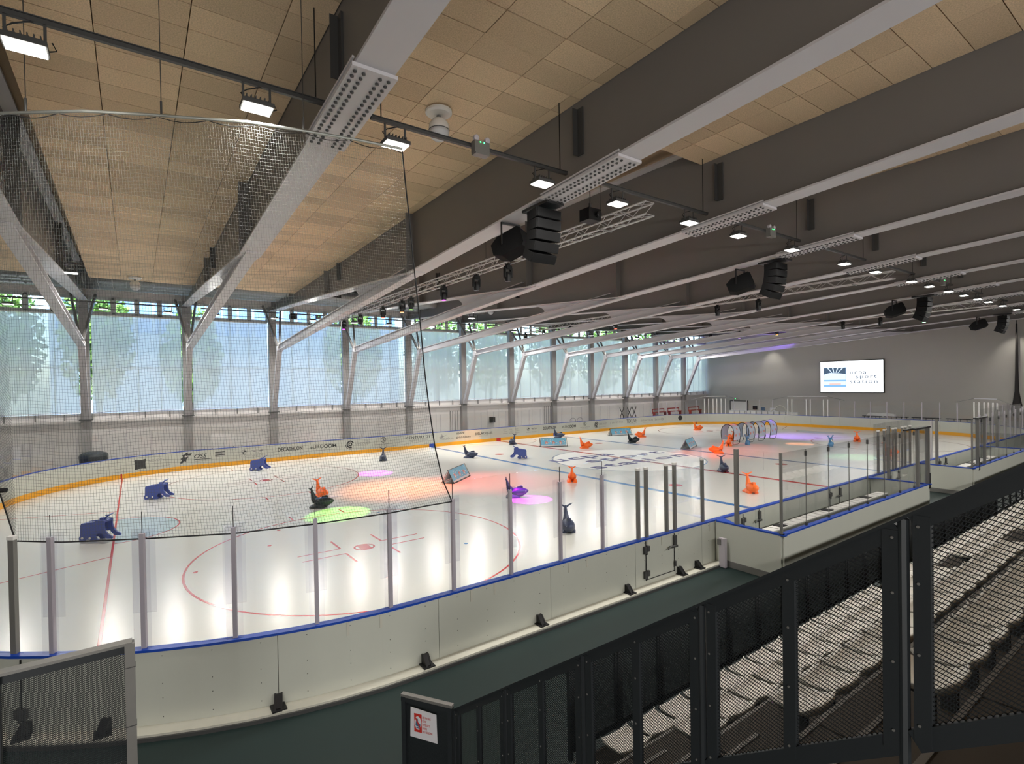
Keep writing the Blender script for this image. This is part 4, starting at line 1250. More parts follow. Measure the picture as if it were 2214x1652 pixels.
reindeer(11.7, -0.9, -125, 'blue reindeer skating aid with antlers standing by the tunnel')

def wedge(p0, p1, w, h, label):
    """triangular barrier; p0-p1 is its front lower edge"""
    a, c = Vector((*p0, 0)), Vector((*p1, 0))
    u = (c - a).normalized(); L = (c - a).length
    nb_ = Vector((-u.y, u.x, 0))           # away from the viewer
    if nb_.dot(a - CAM) < 0: nb_ = -nb_
    r = root('wedge_barrier', a, label, 'barrier', 'printed wedge barriers on the ice')
    def P(t, q, z): return a + u * (t * L) + nb_ * q + Vector((0, 0, z))
    b = MB()
    for t in (0, 1):
        b.tube([P(t, 0, .015), P(t, w / 2, h), P(t, w, .015)], .014, 6); b.tube([P(t, 0, .015), P(t, w, .015)], .012, 6)
    b.tube([P(0, 0, .015), P(1, 0, .015)], .012, 6); b.tube([P(0, w, .015), P(1, w, .015)], .012, 6); b.tube([P(-.01, w / 2, h), P(1.01, w / 2, h)], .014, 6)
    b.build('tube_frame', BLACK, r)
    n1 = (nb_ * -h + Vector((0, 0, w / 2))).normalized()
    for nm, q0, m in (('front_sheet', 0, PRINT), ('back_sheet', w, SHEETW)):
        b = MB(); k = 0.03
        vs = [P(.03, q0 + (w / 2 - q0) * .06, .05), P(.97, q0 + (w / 2 - q0) * .06, .05), P(.97, w / 2, h - .02), P(.03, w / 2, h - .02)]
        b.add(vs + [v + (n1 if q0 == 0 else -nb_) * 0.004 for v in vs], [(0, 1, 2, 3), (7, 6, 5, 4), (0, 4, 5, 1), (1, 5, 6, 2), (2, 6, 7, 3), (3, 7, 4, 0)]); b.build(nm, m, r)
    def S(t, s): return P(.03 + .94 * t, (w / 2) * (.06 + .92 * s), .05 + (h - .09) * s) + n1 * 0.008
    fsh = []
    for t in (.22, .5, .78):
        b = MB(); b.add([S(t + .055 * cos(q) * (1 + .25 * cos(5 * q)), .45 + .2 * sin(q) * (1 + .25 * cos(5 * q))) for q in np.linspace(0, 2 * pi, 30, endpoint=False)], [tuple(range(30))]); b.build('printed_motif', PINK, r)
        b = MB(); b.add([S(t + .03 * cos(q), .38 + .1 * sin(q)) + n1 * .002 for q in np.linspace(0, 2 * pi, 12, endpoint=False)], [tuple(range(12))]); b.build('printed_spot', SHEETW, r)
    b = MB(); rr_ = random.Random(int(p0[0] * 100))
    for i in range(26):
        t, s, q_ = rr_.random(), rr_.random(), .008 + .014 * rr_.random()
        t, s = .05 + .9 * t, .08 + .84 * s
        b.add([S(t + q_ * cos(q), s + q_ * 2.6 * sin(q)) for q in np.linspace(0, 2 * pi, 6, endpoint=False)], [tuple(range(6))])
    b.build('printed_snowflakes', WHITE, r)['kind'] = 'stuff'
    b = MB(); b.add([S(0, 0), S(1, 0), S(1, .16), S(0, .12)], [(0, 1, 2, 3)]); b.build('printed_snow_band', SHEETW, r)
wedge((-12.15, -.17), (-10.42, 1.16), .62, .62, 'blue printed wedge barrier standing in the red light pool, nearest one')
wedge((-.15, 8.0), (1.6, 7.05), .62, .62, 'blue printed wedge barrier on the red centre line by the boards')
wedge((9.35, 9.9), (11.4, 9.4), .62, .6, 'blue printed wedge barrier nearest the far boards')
wedge((6.43, .13), (8.5, 1.0), .62, .62, 'blue printed wedge barrier left of the tunnel')

def tunnel(x0, y0, dx, lab):
    """arch of printed fabric over the axis; X from x0 to x0+dx, near foot at y0"""
    r = root('tunnel_arch', (x0, y0, 0), lab, 'tunnel', 'fabric tunnel arches on the ice')
    W_, H_ = 1.0, 1.45
    def A(t):    # arch outline near foot -> over -> far foot
        if t < .26: return (0.10 - .10 * sin(t / .26 * pi / 2), .10 + t / .26 * .75)
        if t > .74:
            q = (1 - t) / .26; return (W_ - .10 + .10 * sin(q * pi / 2), .10 + q * .75)
        th = pi * (1 - (t - .26) / .48); return (W_ / 2 + W_ / 2 * cos(th), .85 + (H_ - .85) * sin(th))
    n = 26
    for x in (x0, x0 + dx):
        b = MB(); b.tube([(x, y0 + A(i / n)[0], A(i / n)[1]) for i in range(n + 1)], .024, 6); b.build('hoop', BLACK, r, True)
    b = MB()
    for yy in (y0 + .10, y0 + W_ - .10):
        b.tube([(x0, yy, .10), (x0 + .18, yy, .015), (x0 + dx - .18, yy, .015), (x0 + dx, yy, .10)], .014, 6)
    b.build('foot_bar', BLACK, r)
    b = MB(); vs, fs = [], []
    i0, i1 = 2, n - 2
    for i in range(i0, i1 + 1):
        a, z = A(i / n); z = z if 6 < i < n - 6 else z
        for j in range(3): vs.append((x0 + dx * j / 2, y0 + a, z - (0.015 if j == 1 else 0)))
    for i in range(i1 - i0):
        for j in range(2): fs.append((3 * i + j, 3 * i + j + 1, 3 * i + j + 4, 3 * i + j + 3))
    b.add(vs, fs); b.build('fabric', TUNF, r, True)
    for q, t in ((.28, .2), (.75, .22), (.5, .33), (.22, .44), (.8, .42)):
        a, z = A(t); a2, z2 = A(t + .05)
        c = Vector((x0 + dx * q, y0 + a, z)); e1 = Vector((1, 0, 0)); e2 = Vector((0, a2 - a, z2 - z)).normalized(); nn = e1.cross(e2); nn = nn if nn.y < 0 else -nn
        b = MB(); b.add([c + nn * .02 + e1 * .075 * cos(s) + e2 * .10 * sin(s) for s in np.linspace(0, 2 * pi, 12, endpoint=False)], [tuple(range(12))]); b.build('printed_motif', PINK, r)
for i, (x, y, w) in enumerate(((10.8, -.42, .85), (12.85, -.36, .85), (14.35, -.32, .90), (16.1, -.28, .95))):
    tunnel(x, y, w, ['fabric tunnel arch nearest the viewer, with the blue reindeer beside it', 'second fabric tunnel arch from the viewer', 'third fabric tunnel arch from the viewer', 'fabric tunnel arch farthest from the viewer, lit purple'][i])

# ================================================================== lights, trusses, loudspeakers
def area_lamp(x, y, z, w, sx, sy, tilt=0.0, spread=158):
    d = bpy.data.lights.new('floodlight_lamp', 'AREA'); d.shape = 'RECTANGLE'; d.size, d.size_y = sx, sy; d.energy = w; d.color = (1.0, 0.965, 0.90); d.spread = radians(spread)
    o = bpy.data.objects.new('floodlight_lamp', d); COL.objects.link(o); o.location = (x, y, z); o.rotation_euler = (tilt, 0, 0)
    return o
def flood_meshes():
    out = []
    b = MB(); b.box((0, 0, .03), (.42, .30, .06)); b.box((0, 0, .075), (.30, .20, .04))
    for i in range(6): b.box((-.15 + i * .06, 0, .10), (.012, .24, .05))
    q = b.mesh('housing'); q.materials.append(DKS); out.append(q)
    b = MB(); b.box((0, 0, -.008), (.38, .26, .016)); q = b.mesh('led_panel'); q.materials.append(LED); out.append(q)
    b = MB()
    for x in (-.18, .18): b.bar((x, 0, .06), (x, 0, .36), .03, .02, upv=(0, 1, 0))
    q = b.mesh('hanger'); q.materials.append(DKS); out.append(q)
    b = MB(); b.tube([(-.1, .05, .1), (-.2, .06, .2), (-.12, .04, .26), (.0, .0, .3), (.1, 0, .34)], .01, 5); b.tube([(.2, .05, .04), (.28, .06, .08), (.24, .05, .16)], .01, 5); q = b.mesh('cable'); q.materials.append(BLACK); out.append(q)
    return out
FM = flood_meshes()
def flood(x, y, z, label, group, power=FLOOD_W * 1.15, tilt=0.0):
    r = root('led_floodlight', (x, y, z), label, 'floodlight', group)
    for q in FM:
        o = bpy.data.objects.new(q.name.split('.')[0], q); COL.objects.link(o); o.parent = r
    if power: area_lamp(x, y, z - 0.03, power, .40, .28, tilt)
NYL, NZL = -13.29, 8.70
near_x = [-25.35, -22.84, -20.69, -17.49, -15.27, -12.61, -10.34, -7.34, -3.6, -0.9, 2.85, 5.04, 7.63, 9.97, 12.32, 14.29, 17.21, 20.38, 23.2, 26.4]
for i, x in enumerate(near_x): flood(x, NYL, NZL, 'white LED floodlight, %s from the left in the near row over the boards' % ordn(i), 'LED floodlights of the near row', power=FLOOD_W * 0.62, tilt=radians(14))
far_x = [-29.4, -25.64, -22.75, -20.36, -17.08, -14.74, -12.0, -9.48, -6.1, -2.31, 1.59, 4.4, 7.4, 10.44, 13.6, 16.8, 20.0, 23.2, 26.4]
for i, x in enumerate(far_x): flood(x, 13.3, 8.98, 'white LED floodlight, %s from the left in the far row near the windows' % ordn(i), 'LED floodlights of the far row', tilt=radians(-20))
flood(-26.2, 3.1, 8.98, 'white LED floodlight hanging alone beside the first girder at the left', 'single LED floodlights')
flood(-6.15, 7.6, 8.98, 'white LED floodlight hanging alone beside the fifth girder', 'single LED floodlights')
for x, y in ((-26.2, 3.1), (-6.15, 7.6)):
    r = root('lamp_suspension', (x, y, 9.3), 'thin rod carrying the single floodlight ' + ('at the left' if x < -20 else 'in the distance'), 'rod')
    b = MB(); b.tube([(x, y, 9.32), (x, y, 11.2)], .012, 5); b.build('rod', BLACK, r)
    b = MB(); b.box((x, y, 9.33), (.5, .05, .03)); b.build('cross_bar', DKS, r)
for i, k in enumerate(range(1, 13)):
    x0, x1 = (BX(k) + 0.55, BX(k + 1) - 0.15)
    if x1 > 32.6: x1 = 32.6
    if k == 1: x0 = -30.0
    for row, y, z in (('near', NYL, 9.05), ('far', 13.3, 9.34)):
        r = root('lighting_rail', ((x0 + x1) / 2, y, z), '%s grey light-carrying rail from the left in the %s row' % (ordn(i), row), 'rail', 'rails carrying the floodlights')
        b = MB(); b.box(((x0 + x1) / 2, y, z), (x1 - x0, .06, .055)); b.box(((x0 + x1) / 2, y, z + .035), (x1 - x0, .09, .012)); b.build('channel', DKS, r)
        for xx in (x0 + .18, x1 - .18): b = MB(); b.tube([(xx, y, z), (xx, y, 11.2)], .010, 5); b.build('drop_cable', BLACK, r)
for x, lab in ((-19.05, 'between the second and third beams'), (-8.8, 'between the fourth and fifth beams'), (6.4, 'at the right in the middle distance'), (14.9, 'farthest one at the right')):
    r = root('emergency_light', (x, NYL, NZL), 'grey emergency light box, green indicators, near rail, ' + lab, 'emergency light', 'emergency lights on the near rail')
    b = MB(); b.box((x, NYL - .11, NZL + .30), (.32, .13, .22)); b.box((x, NYL - .11, NZL + .18), (.30, .15, .03)); b.build('box_body', ALUD, r)
    for q in (-.1, .14):
        b = MB(); b.lathe([(.02, .03), (.055, .0), (.055, -.06), (.04, -.07)], (x + q, NYL - .09, NZL + .47), 10, 'y'); b.build('lamp_head', ALU, r)
    for q in (-.04, .04):
        b = MB(); b.lathe([(0, -.012), (.014, 0), (0, .012)], (x + q, NYL - .18, NZL + .385), 8, 'y'); b.build('indicator', GREENL, r)
for x, lab in ((-14.4, 'by the third window bay'), (-5.4, 'by the fifth window bay')):
    r = root('emergency_light', (x, 13.3, 9.2), 'grey emergency light box on the far rail, ' + lab, 'emergency light', 'emergency lights on the far rail')
    b = MB(); b.box((x, 13.22, 9.2), (.3, .12, .2)); b.build('box_body', GUARDL, r)
    b = MB(); b.lathe([(0, -.012), (.02, 0), (0, .012)], (x, 13.15, 9.26), 8, 'y'); b.build('indicator', GREENL, r)
# round ceiling loudspeakers
for x, y, z, lab in ((-19.0, -11.75, 10.42, 'white ball-shaped ceiling loudspeaker between the second and third beams'), (-24.25, 9.0, 10.06, 'white ball-shaped ceiling loudspeaker near the ducts at the left'), (-2.3, 11.0, 10.5, 'white ball-shaped ceiling loudspeaker near the ducts in the distance')):
    r = root('ball_loudspeaker', (x, y, z), lab, 'loudspeaker', 'white ball loudspeakers')
    b = MB(); b.lathe([(.02, 0.05), (.28, 0.05), (.28, -.0), (.24, -.03), (.10, -.05), (.02, -.05)], (x, y, z - .05), 24); b.build('ceiling_plate', WHITE, r)
    b = MB(); b.tube([(x, y, z - .08), (x, y, z - .22)], .05, 10); b.build('neck', ALUD, r)
    b = MB(); b.lathe([(.02, -.17), (.14, -.19), (.20, -.27), (.215, -.36), (.215, -.40)], (x, y, z), 20); b.build('upper_shell', WHITE, r, True)
    b = MB(); b.lathe([(.215, -.41), (.205, -.48), (.17, -.56), (.10, -.61), (.02, -.63)], (x, y, z), 20); b.build('lower_shell', SHEETW, r, True)
    b = MB(); b.lathe([(.218, -.398), (.222, -.405), (.218, -.412)], (x, y, z), 20); b.build('seam_ring', DKS, r)

def truss(X, y0, y1, lab):
    z = 8.78; hw, hh = .15, .15
    r = root('lighting_truss', (X, (y0 + y1) / 2, z), lab, 'truss', 'lighting trusses over the rink')
    for a in (-1, 1):
        for c in (-1, 1):
            b = MB(); b.tube([(X + a * hw, y0, z + c * hh), (X + a * hw, y1, z + c * hh)], .025, 6); b.build('chord', ALUT, r)
    L = y1 - y0; n = int(L / .42)
    for a in (-1, 1):
        b = MB()
        for i in range(n):
            ya, yb_ = y0 + L * i / n, y0 + L * (i + 1) / n; s = 1 if i % 2 else -1
            b.tube([(X + a * hw, ya, z - s * hh), (X + a * hw, yb_, z + s * hh)], .010, 4, False)
        o = b.build('side_lacing', ALUT, r); o['kind'] = 'stuff'
    for c in (-1, 1):
        b = MB()
        for i in range(n):
            ya, yb_ = y0 + L * i / n, y0 + L * (i + 1) / n; s = 1 if i % 2 else -1
            b.tube([(X - s * hw, ya, z + c * hh), (X + s * hw, yb_, z + c * hh)], .010, 4, False)
            if i % 2 == 0: b.tube([(X - hw, ya, z + c * hh), (X + hw, ya, z + c * hh)], .010, 4, False)
        o = b.build('cross_lacing', ALUT, r); o['kind'] = 'stuff'
    for y in np.linspace(y0 + 1.6, y1 - 1, 5):
        b = MB(); b.tube([(X, y, z + .3), (X, y, 11.2)], .008, 5); b.tube([(X - hw, y, z + hh), (X, y, z + .32), (X + hw, y, z + hh)], .008, 5); b.build('suspension_wire', DKS, r)
    for y in np.linspace(y0 + 0.3, y1 - .3, 2):
        b = MB(); b.box((X - .02, y + 1.1, z - hh - .03), (.44, .05, .03)); b.build('clamp_bar', ALUD, r)
TX = (-14.2, .8, 15.8)
truss(TX[0], -13.33, 11.1, 'aluminium lighting truss nearest the viewer, hung along the third bay')
truss(TX[1], -13.33, 11.1, 'aluminium lighting truss in the middle of the hall')
truss(TX[2], -13.33, 11.1, 'aluminium lighting truss farthest from the viewer')

def spot(pos, tgt, rgb, power, ang, blend=0.25):
    d = bpy.data.lights.new('spotlight_lamp', 'SPOT'); d.energy = power; d.color = rgb; d.spot_size = radians(ang); d.spot_blend = blend; d.shadow_soft_size = .05
    o = bpy.data.objects.new('spotlight_lamp', d); COL.objects.link(o); o.location = pos
    o.rotation_euler = (Vector(tgt) - Vector(pos)).to_track_quat('-Z', 'Y').to_euler()
def head_meshes():
    out = []
    b = MB(); b.box((0, 0, -.02), (.20, .20, .10)); b.box((0, 0, .06), (.06, .14, .08)); b.tube([(-.08, 0, .03), (-.1, 0, .12)], .012, 5); b.tube([(.08, 0, .03), (.1, 0, .12)], .012, 5); q = b.mesh('base_box'); q.materials.append(BLACK); out.append(q)
    b = MB()
    for s in (-1, 1): b.box((s * .125, 0, -.20), (.04, .11, .30))
    b.box((0, 0, -.08), (.27, .12, .04)); q = b.mesh('yoke'); q.materials.append(BLACK); out.append(q)
    b = MB(); b.lathe([(.05, .12), (.10, .10), (.115, .0), (.11, -.14), (.10, -.20), (.085, -.205)], (0, 0, -.28), 14); q = b.mesh('head_barrel'); q.materials.append(BLACKM); out.append(q)
    b = MB(); b.lathe([(.0, -.200), (.085, -.200), (.085, -.209), (0, -.209)], (0, 0, -.28), 14); q = b.mesh('lens'); out.append(q)
    return out
HM = head_meshes()
def head(x, y, label, lit=None, tgt=None, power=0, ang=12, lens_s=6.0, blend=.25):
    z = 8.78 - .15 - .12
    r = root('moving_head_light', (x, y, z), label, 'stage light', 'black stage lights on the trusses')
    for i, q in enumerate(HM):
        if i == 3:
            q = q.copy(); q.materials.clear()
            q.materials.append(emit_mat('lens_glow', lit, lens_s) if lit else GLASSB)
        o = bpy.data.objects.new(q.name.split('.')[0], q); COL.objects.link(o); o.parent = r
    if lit and tgt is not None:
        c = lin(*lit)
        spot((x, y, z - .55), tgt, c, power, ang, blend)
head(TX[0], -5.62, 'dark stage light on the nearest truss, second from its right end')
head(TX[0], -7.55, 'dark stage light on the nearest truss, close to the big loudspeakers')
head(TX[0], .75, 'orange glowing stage light on the nearest truss', (255, 142, 80), (-14.6, .6, 0), 3600, 46, 6.0, 1.0)
head(TX[0], -.2, 'yellow-green glowing stage light on the nearest truss', (165, 255, 95), (-18.3, -2.45, 0), 4000, 14)
head(TX[0], 8.9, 'purple glowing stage light on the nearest truss by the windows', (215, 60, 255), (-13.9, 5.2, 0), 8000, 12)
head(TX[0], 6.2, 'dark stage light on the nearest truss beside the purple one')
head(TX[0], -3.2, 'pink glowing stage light on the nearest truss behind the girder', (232, 40, 255), (-11.45, -5.0, 0), 12000, 11)
head(TX[0], 3.0, 'red glowing stage light on the nearest truss behind the girder', (255, 85, 65), (-10.6, -.6, 0), 2800, 42, 6.0, 1.0)
head(TX[1], -7.77, 'dark stage light on the middle truss near its right end')
head(TX[1], -5.57, 'dark stage light on the middle truss, second from its right end')
head(TX[1], 8.6, 'dark stage light on the middle truss by the windows')
head(TX[1], 5.7, 'dark stage light on the middle truss left of the girder')
head(TX[1], 1.5, 'red glowing stage light on the middle truss', (255, 85, 65), (6.2, -2.0, 0), 2600, 36, 6.0, 1.0)
head(TX[1], 10.8, 'amber glowing stage light on the middle truss', (255, 170, 90), (-2.9, 13.1, 0), 2200, 16)
head(TX[2], -5.5, 'dark stage light on the farthest truss, left of two')
head(TX[2], -7.7, 'dark stage light on the farthest truss, right of two')
head(TX[2], 4.6, 'red glowing stage light on the farthest truss', (255, 85, 65), (10.5, -1.5, 0), 1800, 26, 6.0, 1.0)
head(TX[2], 2.0, 'violet glowing stage light on the farthest truss', (165, 110, 255), (19.5, -.4, 0), 3400, 46, 6.0, 1.0)
head(TX[2], -1.0, 'amber glowing stage light on the farthest truss', (255, 150, 80), (14.6, -3.1, 0), 1900, 13)
head(TX[2], -10.0, 'mint glowing stage light on the farthest truss', (150, 255, 170), (10.4, -8.2, 0), 1700, 16)
# violet uplight on the far roof steel
spot((26.0, 2.0, 8.0), (27.5, 6.5, 10.4), (.30, .16, 1.0), 900, 95, .9)
# wall washer spots on the end wall
for y in (8.2, -11.0): spot((31.6, y, 8.6), (33, y, 5.0), (1, .95, .84), 95, 75, .9)

# projector boxes / dimmer packs
for x, y, z, lab in ((TX[0] - .55, -11.9, 8.9, 'black projector box beside the nearest truss end'), (-16.0, 13.2, 9.15, 'black equipment box hanging over the third window bay'), (-6.9, 13.2, 9.2, 'black equipment box hanging over the fifth window bay'), (TX[1] - .3, -11.0, 9.2, 'black equipment box on the middle truss')):
    r = root('projector_box', (x, y, z), lab, 'projector', 'black equipment boxes under the roof')
    b = MB(); b.box((x, y, z), (.42, .34, .30)); b.build('case', BLACK, r)
    b = MB(); b.lathe([(.08, 0), (.08, -.08), (.06, -.09)], (x + .08, y - .17, z), 10, 'y'); b.build('lens_tube', BLACKM, r)
    b = MB(); b.box((x, y, z + .22), (.05, .05, .2)); b.tube([(x, y, z + .3), (x, y, 11.2 if y < 10 else 9.4)], .012, 5); b.build('mount_rod', DKS, r)
r = root('black_equipment_bar', (TX[0] - 1.1, -2.6, 9.35), 'long black equipment bar above the nearest truss', 'equipment bar')
b = MB(); b.box((TX[0] - 1.1, -2.6, 9.35), (.22, 3.0, .16)); b.build('bar_body', BLACK, r)
b = MB()
for y in (-3.6, -1.5): b.tube([(TX[0] - 1.1, y, 9.4), (TX[0] - 1.1, y, 11.2)], .03, 6)
for y in (-4.0, -3.7): b.tube([(TX[0] - 1.1, y, 9.4), (TX[0] - 1.15, y - .15, 9.75)], .025, 5)
b.build('bracket', BLACK, r)

def speaker_cluster(X, k, lab):
    y0 = -12.25
    z0 = zb(y0)
    r = root('line_array', (X, y0, z0), 'curved black line array of five loudspeakers hung ' + lab, 'loudspeaker', 'line arrays under the girders')
    b = MB(); b.box((X, y0, z0 - .05), (.5, .9, .06)); b.tube([(X, y0, z0), (X, y0, z0 - .16)], .03, 6); b.build('flying_frame', BLACKM, r)
    z, tilt = z0 - .17, radians(-3)
    c = Vector((X, y0, z))
    base = Vector((0, 0, 0))
    p = Vector((X, y0 - .0, z0 - .12))
    for i in range(5):
        tilt = radians((0, 4, 10, 18, 28)[i])
        R_ = Matrix.Rotation(tilt, 3, 'X')     # cabinets curve in towards the rink
        h = .225
        n0 = len(r.children)
        b = MB()
        # trapezoid cabinet, front towards -x/-y viewer side (facing the stand)
        prof_ = [(-.36, 0), (.36, 0), (.27, .46), (-.27, .46)]
        b.prism(prof_, lambda a, q, d: p + R_ @ Vector((a, q - .23, -d)), .008, h - .008)
        o = b.build('cabinet', SPKB, r)
        b = MB(); b.prism([(-.34, -.012), (.34, -.012), (.34, 0), (-.34, 0)], lambda a, q, d: p + R_ @ Vector((a, q - .232, -d)), .014, h - .014); b.build('grille', GRILL, o)
        p = p + R_ @ Vector((0, 0, -h))
    r2_ = root('loudspeaker_cabinet', (X - .3, y0 + 1.0, z0), 'black tilted loudspeaker cabinet on a yoke ' + lab, 'loudspeaker', 'loudspeaker cabinets beside the line arrays')
    q = Vector((X, y0 + 1.25, z0 - .62)); R_ = Matrix.Rotation(radians(-22), 3, 'X') @ Matrix.Rotation(radians(25), 3, 'Z')
    b = MB(); b.prism([(-.42, -.18), (-.42, .18), (-.2, .34), (.38, .34), (.44, .25), (.44, -.25), (.38, -.34), (-.2, -.34)], lambda a, c, d: q + R_ @ Vector((d, -a, c * .8)), -.22, .22); b.build('cabinet', SPKB, r2_)
    b = MB(); b.bar(q + Vector((-.27, 0, 0)), q + Vector((-.27, 0, .52)), .05, .02, upv=(1, 0, 0)); b.bar(q + Vector((.27, 0, 0)), q + Vector((.27, 0, .52)), .05, .02, upv=(1, 0, 0)); b.bar(q + Vector((-.28, 0, .52)), q + Vector((.28, 0, .52)), .05, .05); b.build('yoke', BLACKM, r2_)
speaker_cluster(BX(3) + .05, 3, 'under the third girder, nearest the viewer')
speaker_cluster(-6.35, 5, 'under the fifth girder')
speaker_cluster(8.0, 8, 'under the eighth girder')
speaker_cluster(22.6, 11, 'under the eleventh girder, farthest away')

# ================================================================== safety net over the near corner
pole = [(-28.2, -8.6), (-27.0, -10.25), (-25.82, -11.67), (-24.88, -12.35), (-24.09, -12.74), (-22.94, -13.24), (-22.13, -13.42), (-21.4, -13.56), (-20.73, -13.64)]
def interp(pts, t):
    L = [0.0]
    for a, c in zip(pts[:-1], pts[1:]): L.append(L[-1] + (Vector(c) - Vector(a)).length)
    d_ = t * L[-1]
    for i in range(len(pts) - 1):
        if d_ <= L[i + 1] + 1e-9:
            q = (d_ - L[i]) / (L[i + 1] - L[i]); return Vector(pts[i]).lerp(Vector(pts[i + 1]), q)
    return Vector(pts[-1])
pole3 = [Vector((x, y, 8.5)) for x, y in pole]
bot3 = [Vector((-28.2, -8.6, 3.4)), Vector((-27.0, -10.7, 3.3)), Vector((-25.98, -11.35, 3.22)), Vector((-25.80, -11.54, 2.55)), Vector((-25.24, -12.04, 2.55)), Vector((-24.28, -12.62, 2.56)), Vector((-23.25, -13.2, 2.58)), Vector((-22.18, -13.49, 2.60)), Vector((-21.06, -13.64, 2.62)), Vector((-20.4, -13.65, 2.64)), Vector((-19.92, -13.64, 2.64))]
NU, NV = 272, 124
edge = [(0, 0), (.11, .095), (.17, .155), (.26, .215), (.36, .29), (.48, .38), (.6, .45), (.70, .53), (.83, .65), (.93, .8), (1, 1)]
def ease(v):
    for (a, b_), (c, d_) in zip(edge[:-1], edge[1:]):
        if v <= c: return b_ + (d_ - b_) * (v - a) / (c - a)
    return 1
G = np.zeros((NU + 1, NV + 1, 3))
tops = [interp([(p.x, p.y, p.z) for p in pole3], i / NU) for i in range(NU + 1)]
bots = [interp([(p.x, p.y, p.z) for p in bot3], i / NU) for i in range(NU + 1)]
for i in range(NU + 1):
    u_ = i / NU
    for j in range(NV + 1):
        v_ = j / NV
        e_ = ease(v_) if u_ > .5 else v_
        w_ = e_ * max(0, (u_ - .5) / .5) + v_ * (1 - max(0, (u_ - .5) / .5))
        x = tops[i].x + (bots[i].x - tops[i].x) * w_; y = tops[i].y + (bots[i].y - tops[i].y) * v_
        z = tops[i].z + (bots[i].z - tops[i].z) * v_
        z -= 0.05 * abs(sin(u_ * 26)) * (1 - v_) ** 6
        s_ = sin(pi * v_) * .18
        G[i, j] = (x, y + s_ * .5 + 0.025 * sin(u_ * 40 + v_ * 5) * sin(pi * v_), z - .12 * sin(pi * v_) + 0.03 * sin(u_ * 31 + 2 * v_) * sin(pi * v_))
net = root('safety_net', (-23, -13, 2.6), 'fine mesh safety net hung from a curved rod above the near corner glass', 'net')
def strands(lines, r_):
    vs, fs = [], []
    for P_ in lines:
        n = len(P_); base = len(vs)
        t = np.gradient(P_, axis=0); t /= np.linalg.norm(t, axis=1)[:, None] + 1e-9
        a = np.cross(t, np.array([0.3, -0.8, 0.52])); a /= np.linalg.norm(a, axis=1)[:, None] + 1e-9
        c = np.cross(t, a)
        for k in range(3):
            th = 2 * pi * k / 3; vs.append(P_ + r_ * (a * cos(th) + c * sin(th)))
        off = sum(len(q) for q in vs[:-3]) if False else None
        fs.append((n,))
    allv, allf, o_ = [], [], 0
    for s_i in range(len(lines)):
        n = len(lines[s_i]); A3 = np.concatenate(vs[3 * s_i:3 * s_i + 3]); allv.append(A3)
        i_ = np.arange(n - 1)
        for k in range(3):
            k2 = (k + 1) % 3
            allf.append(np.stack([o_ + k * n + i_, o_ + k2 * n + i_, o_ + k2 * n + i_ + 1, o_ + k * n + i_ + 1], 1))
        o_ += 3 * n
    V = np.concatenate(allv); Fq = np.concatenate(allf)
    me = bpy.data.meshes.new('net_mesh')
    me.vertices.add(len(V)); me.vertices.foreach_set('co', (V - np.array(OFF[net.name])).astype(np.float32).ravel())
    me.loops.add(Fq.size); me.loops.foreach_set('vertex_index', Fq.ravel().astype(np.int32))
    me.polygons.add(len(Fq)); me.polygons.foreach_set('loop_start', np.arange(0, Fq.size, 4, dtype=np.int32))
    me.update(calc_edges=True); me.validate()
    return me
sub_u = [G[i, ::2] for i in range(NU + 1)]
sub_v = [G[::2, j] for j in range(NV + 1)]
o = put('net_mesh', strands(sub_u + sub_v, 0.0016), NETM, net); o['kind'] = 'stuff'
b = MB(); b.tube([tuple(p) for p in pole3], .022, 8); b.build('curved_rod', RODM, net)
b = MB(); b.tube([tuple(G[i, NV]) for i in range(0, NU + 1, 2)], .011, 6); b.build('bottom_rope', ROPE, net)
b = MB(); b.tube([tuple(G[NU, j]) for j in range(0, NV + 1, 2)], .011, 6); b.build('edge_rope', ROPE, net)
b = MB()
for t0 in np.linspace(0.02, .98, 15):
    pts = [interp([(p.x, p.y, p.z) for p in pole3], min(1, t0 + d_)) - Vector((0, 0, .03 + .05 * sin(pi * q))) for q, d_ in zip((0, .25, .5, .75, 1), (0, .016, .032, .048, .064))]
    b.tube(pts, .006, 5)
b.build('lacing_cord', ROPE, net)
for t0 in (.16, .45, .64, .84):
    p = interp([(q.x, q.y, q.z) for q in pole3], t0); b = MB(); b.tube([tuple(p), (p.x, p.y, 10.45)], .006, 5); b.lathe([(.014, 0), (.014, .2)], tuple(p), 6); b.build('hanging_chain', DKS, net)

# ================================================================== things at the end wall and beyond the boards
scr = root('video_screen', (32.95, .67, 3.25), 'large lit video screen with welcome picture on the grey end wall', 'screen')
b = MB(); b.box((32.93, .67, 4.80), (.12, 5.55, 3.18)); b.build('cabinet', BLACK, scr)
b = MB(); b.box((32.86, .67, 4.80), (.02, 5.42, 3.04)); b.build('lit_face', SCRW, scr)
def sq_(y0, y1, z0, z1, x, m, nm):
    bb = MB(); bb.add([(x, y0, z0), (x, y1, z0), (x, y1, z1), (x, y0, z1)], [(0, 1, 2, 3)]); return bb.build(nm, m, scr)
sq_(3.08, 1.05, 3.78, 5.72, 32.845, SCRB, 'picture_border')
sq_(3.05, 1.08, 4.0, 5.69, 32.842, SCRM, 'screen_picture')
bb = MB(); bb.add([(32.84, y, z) for y, z in ((3.05, 5.69), (1.08, 5.69), (1.08, 5.05), (1.7, 5.15), (2.5, 5.2), (3.05, 5.05))], [(0, 1, 2, 3, 4, 5)]); bb.build('picture_ceiling', SCRD, scr)
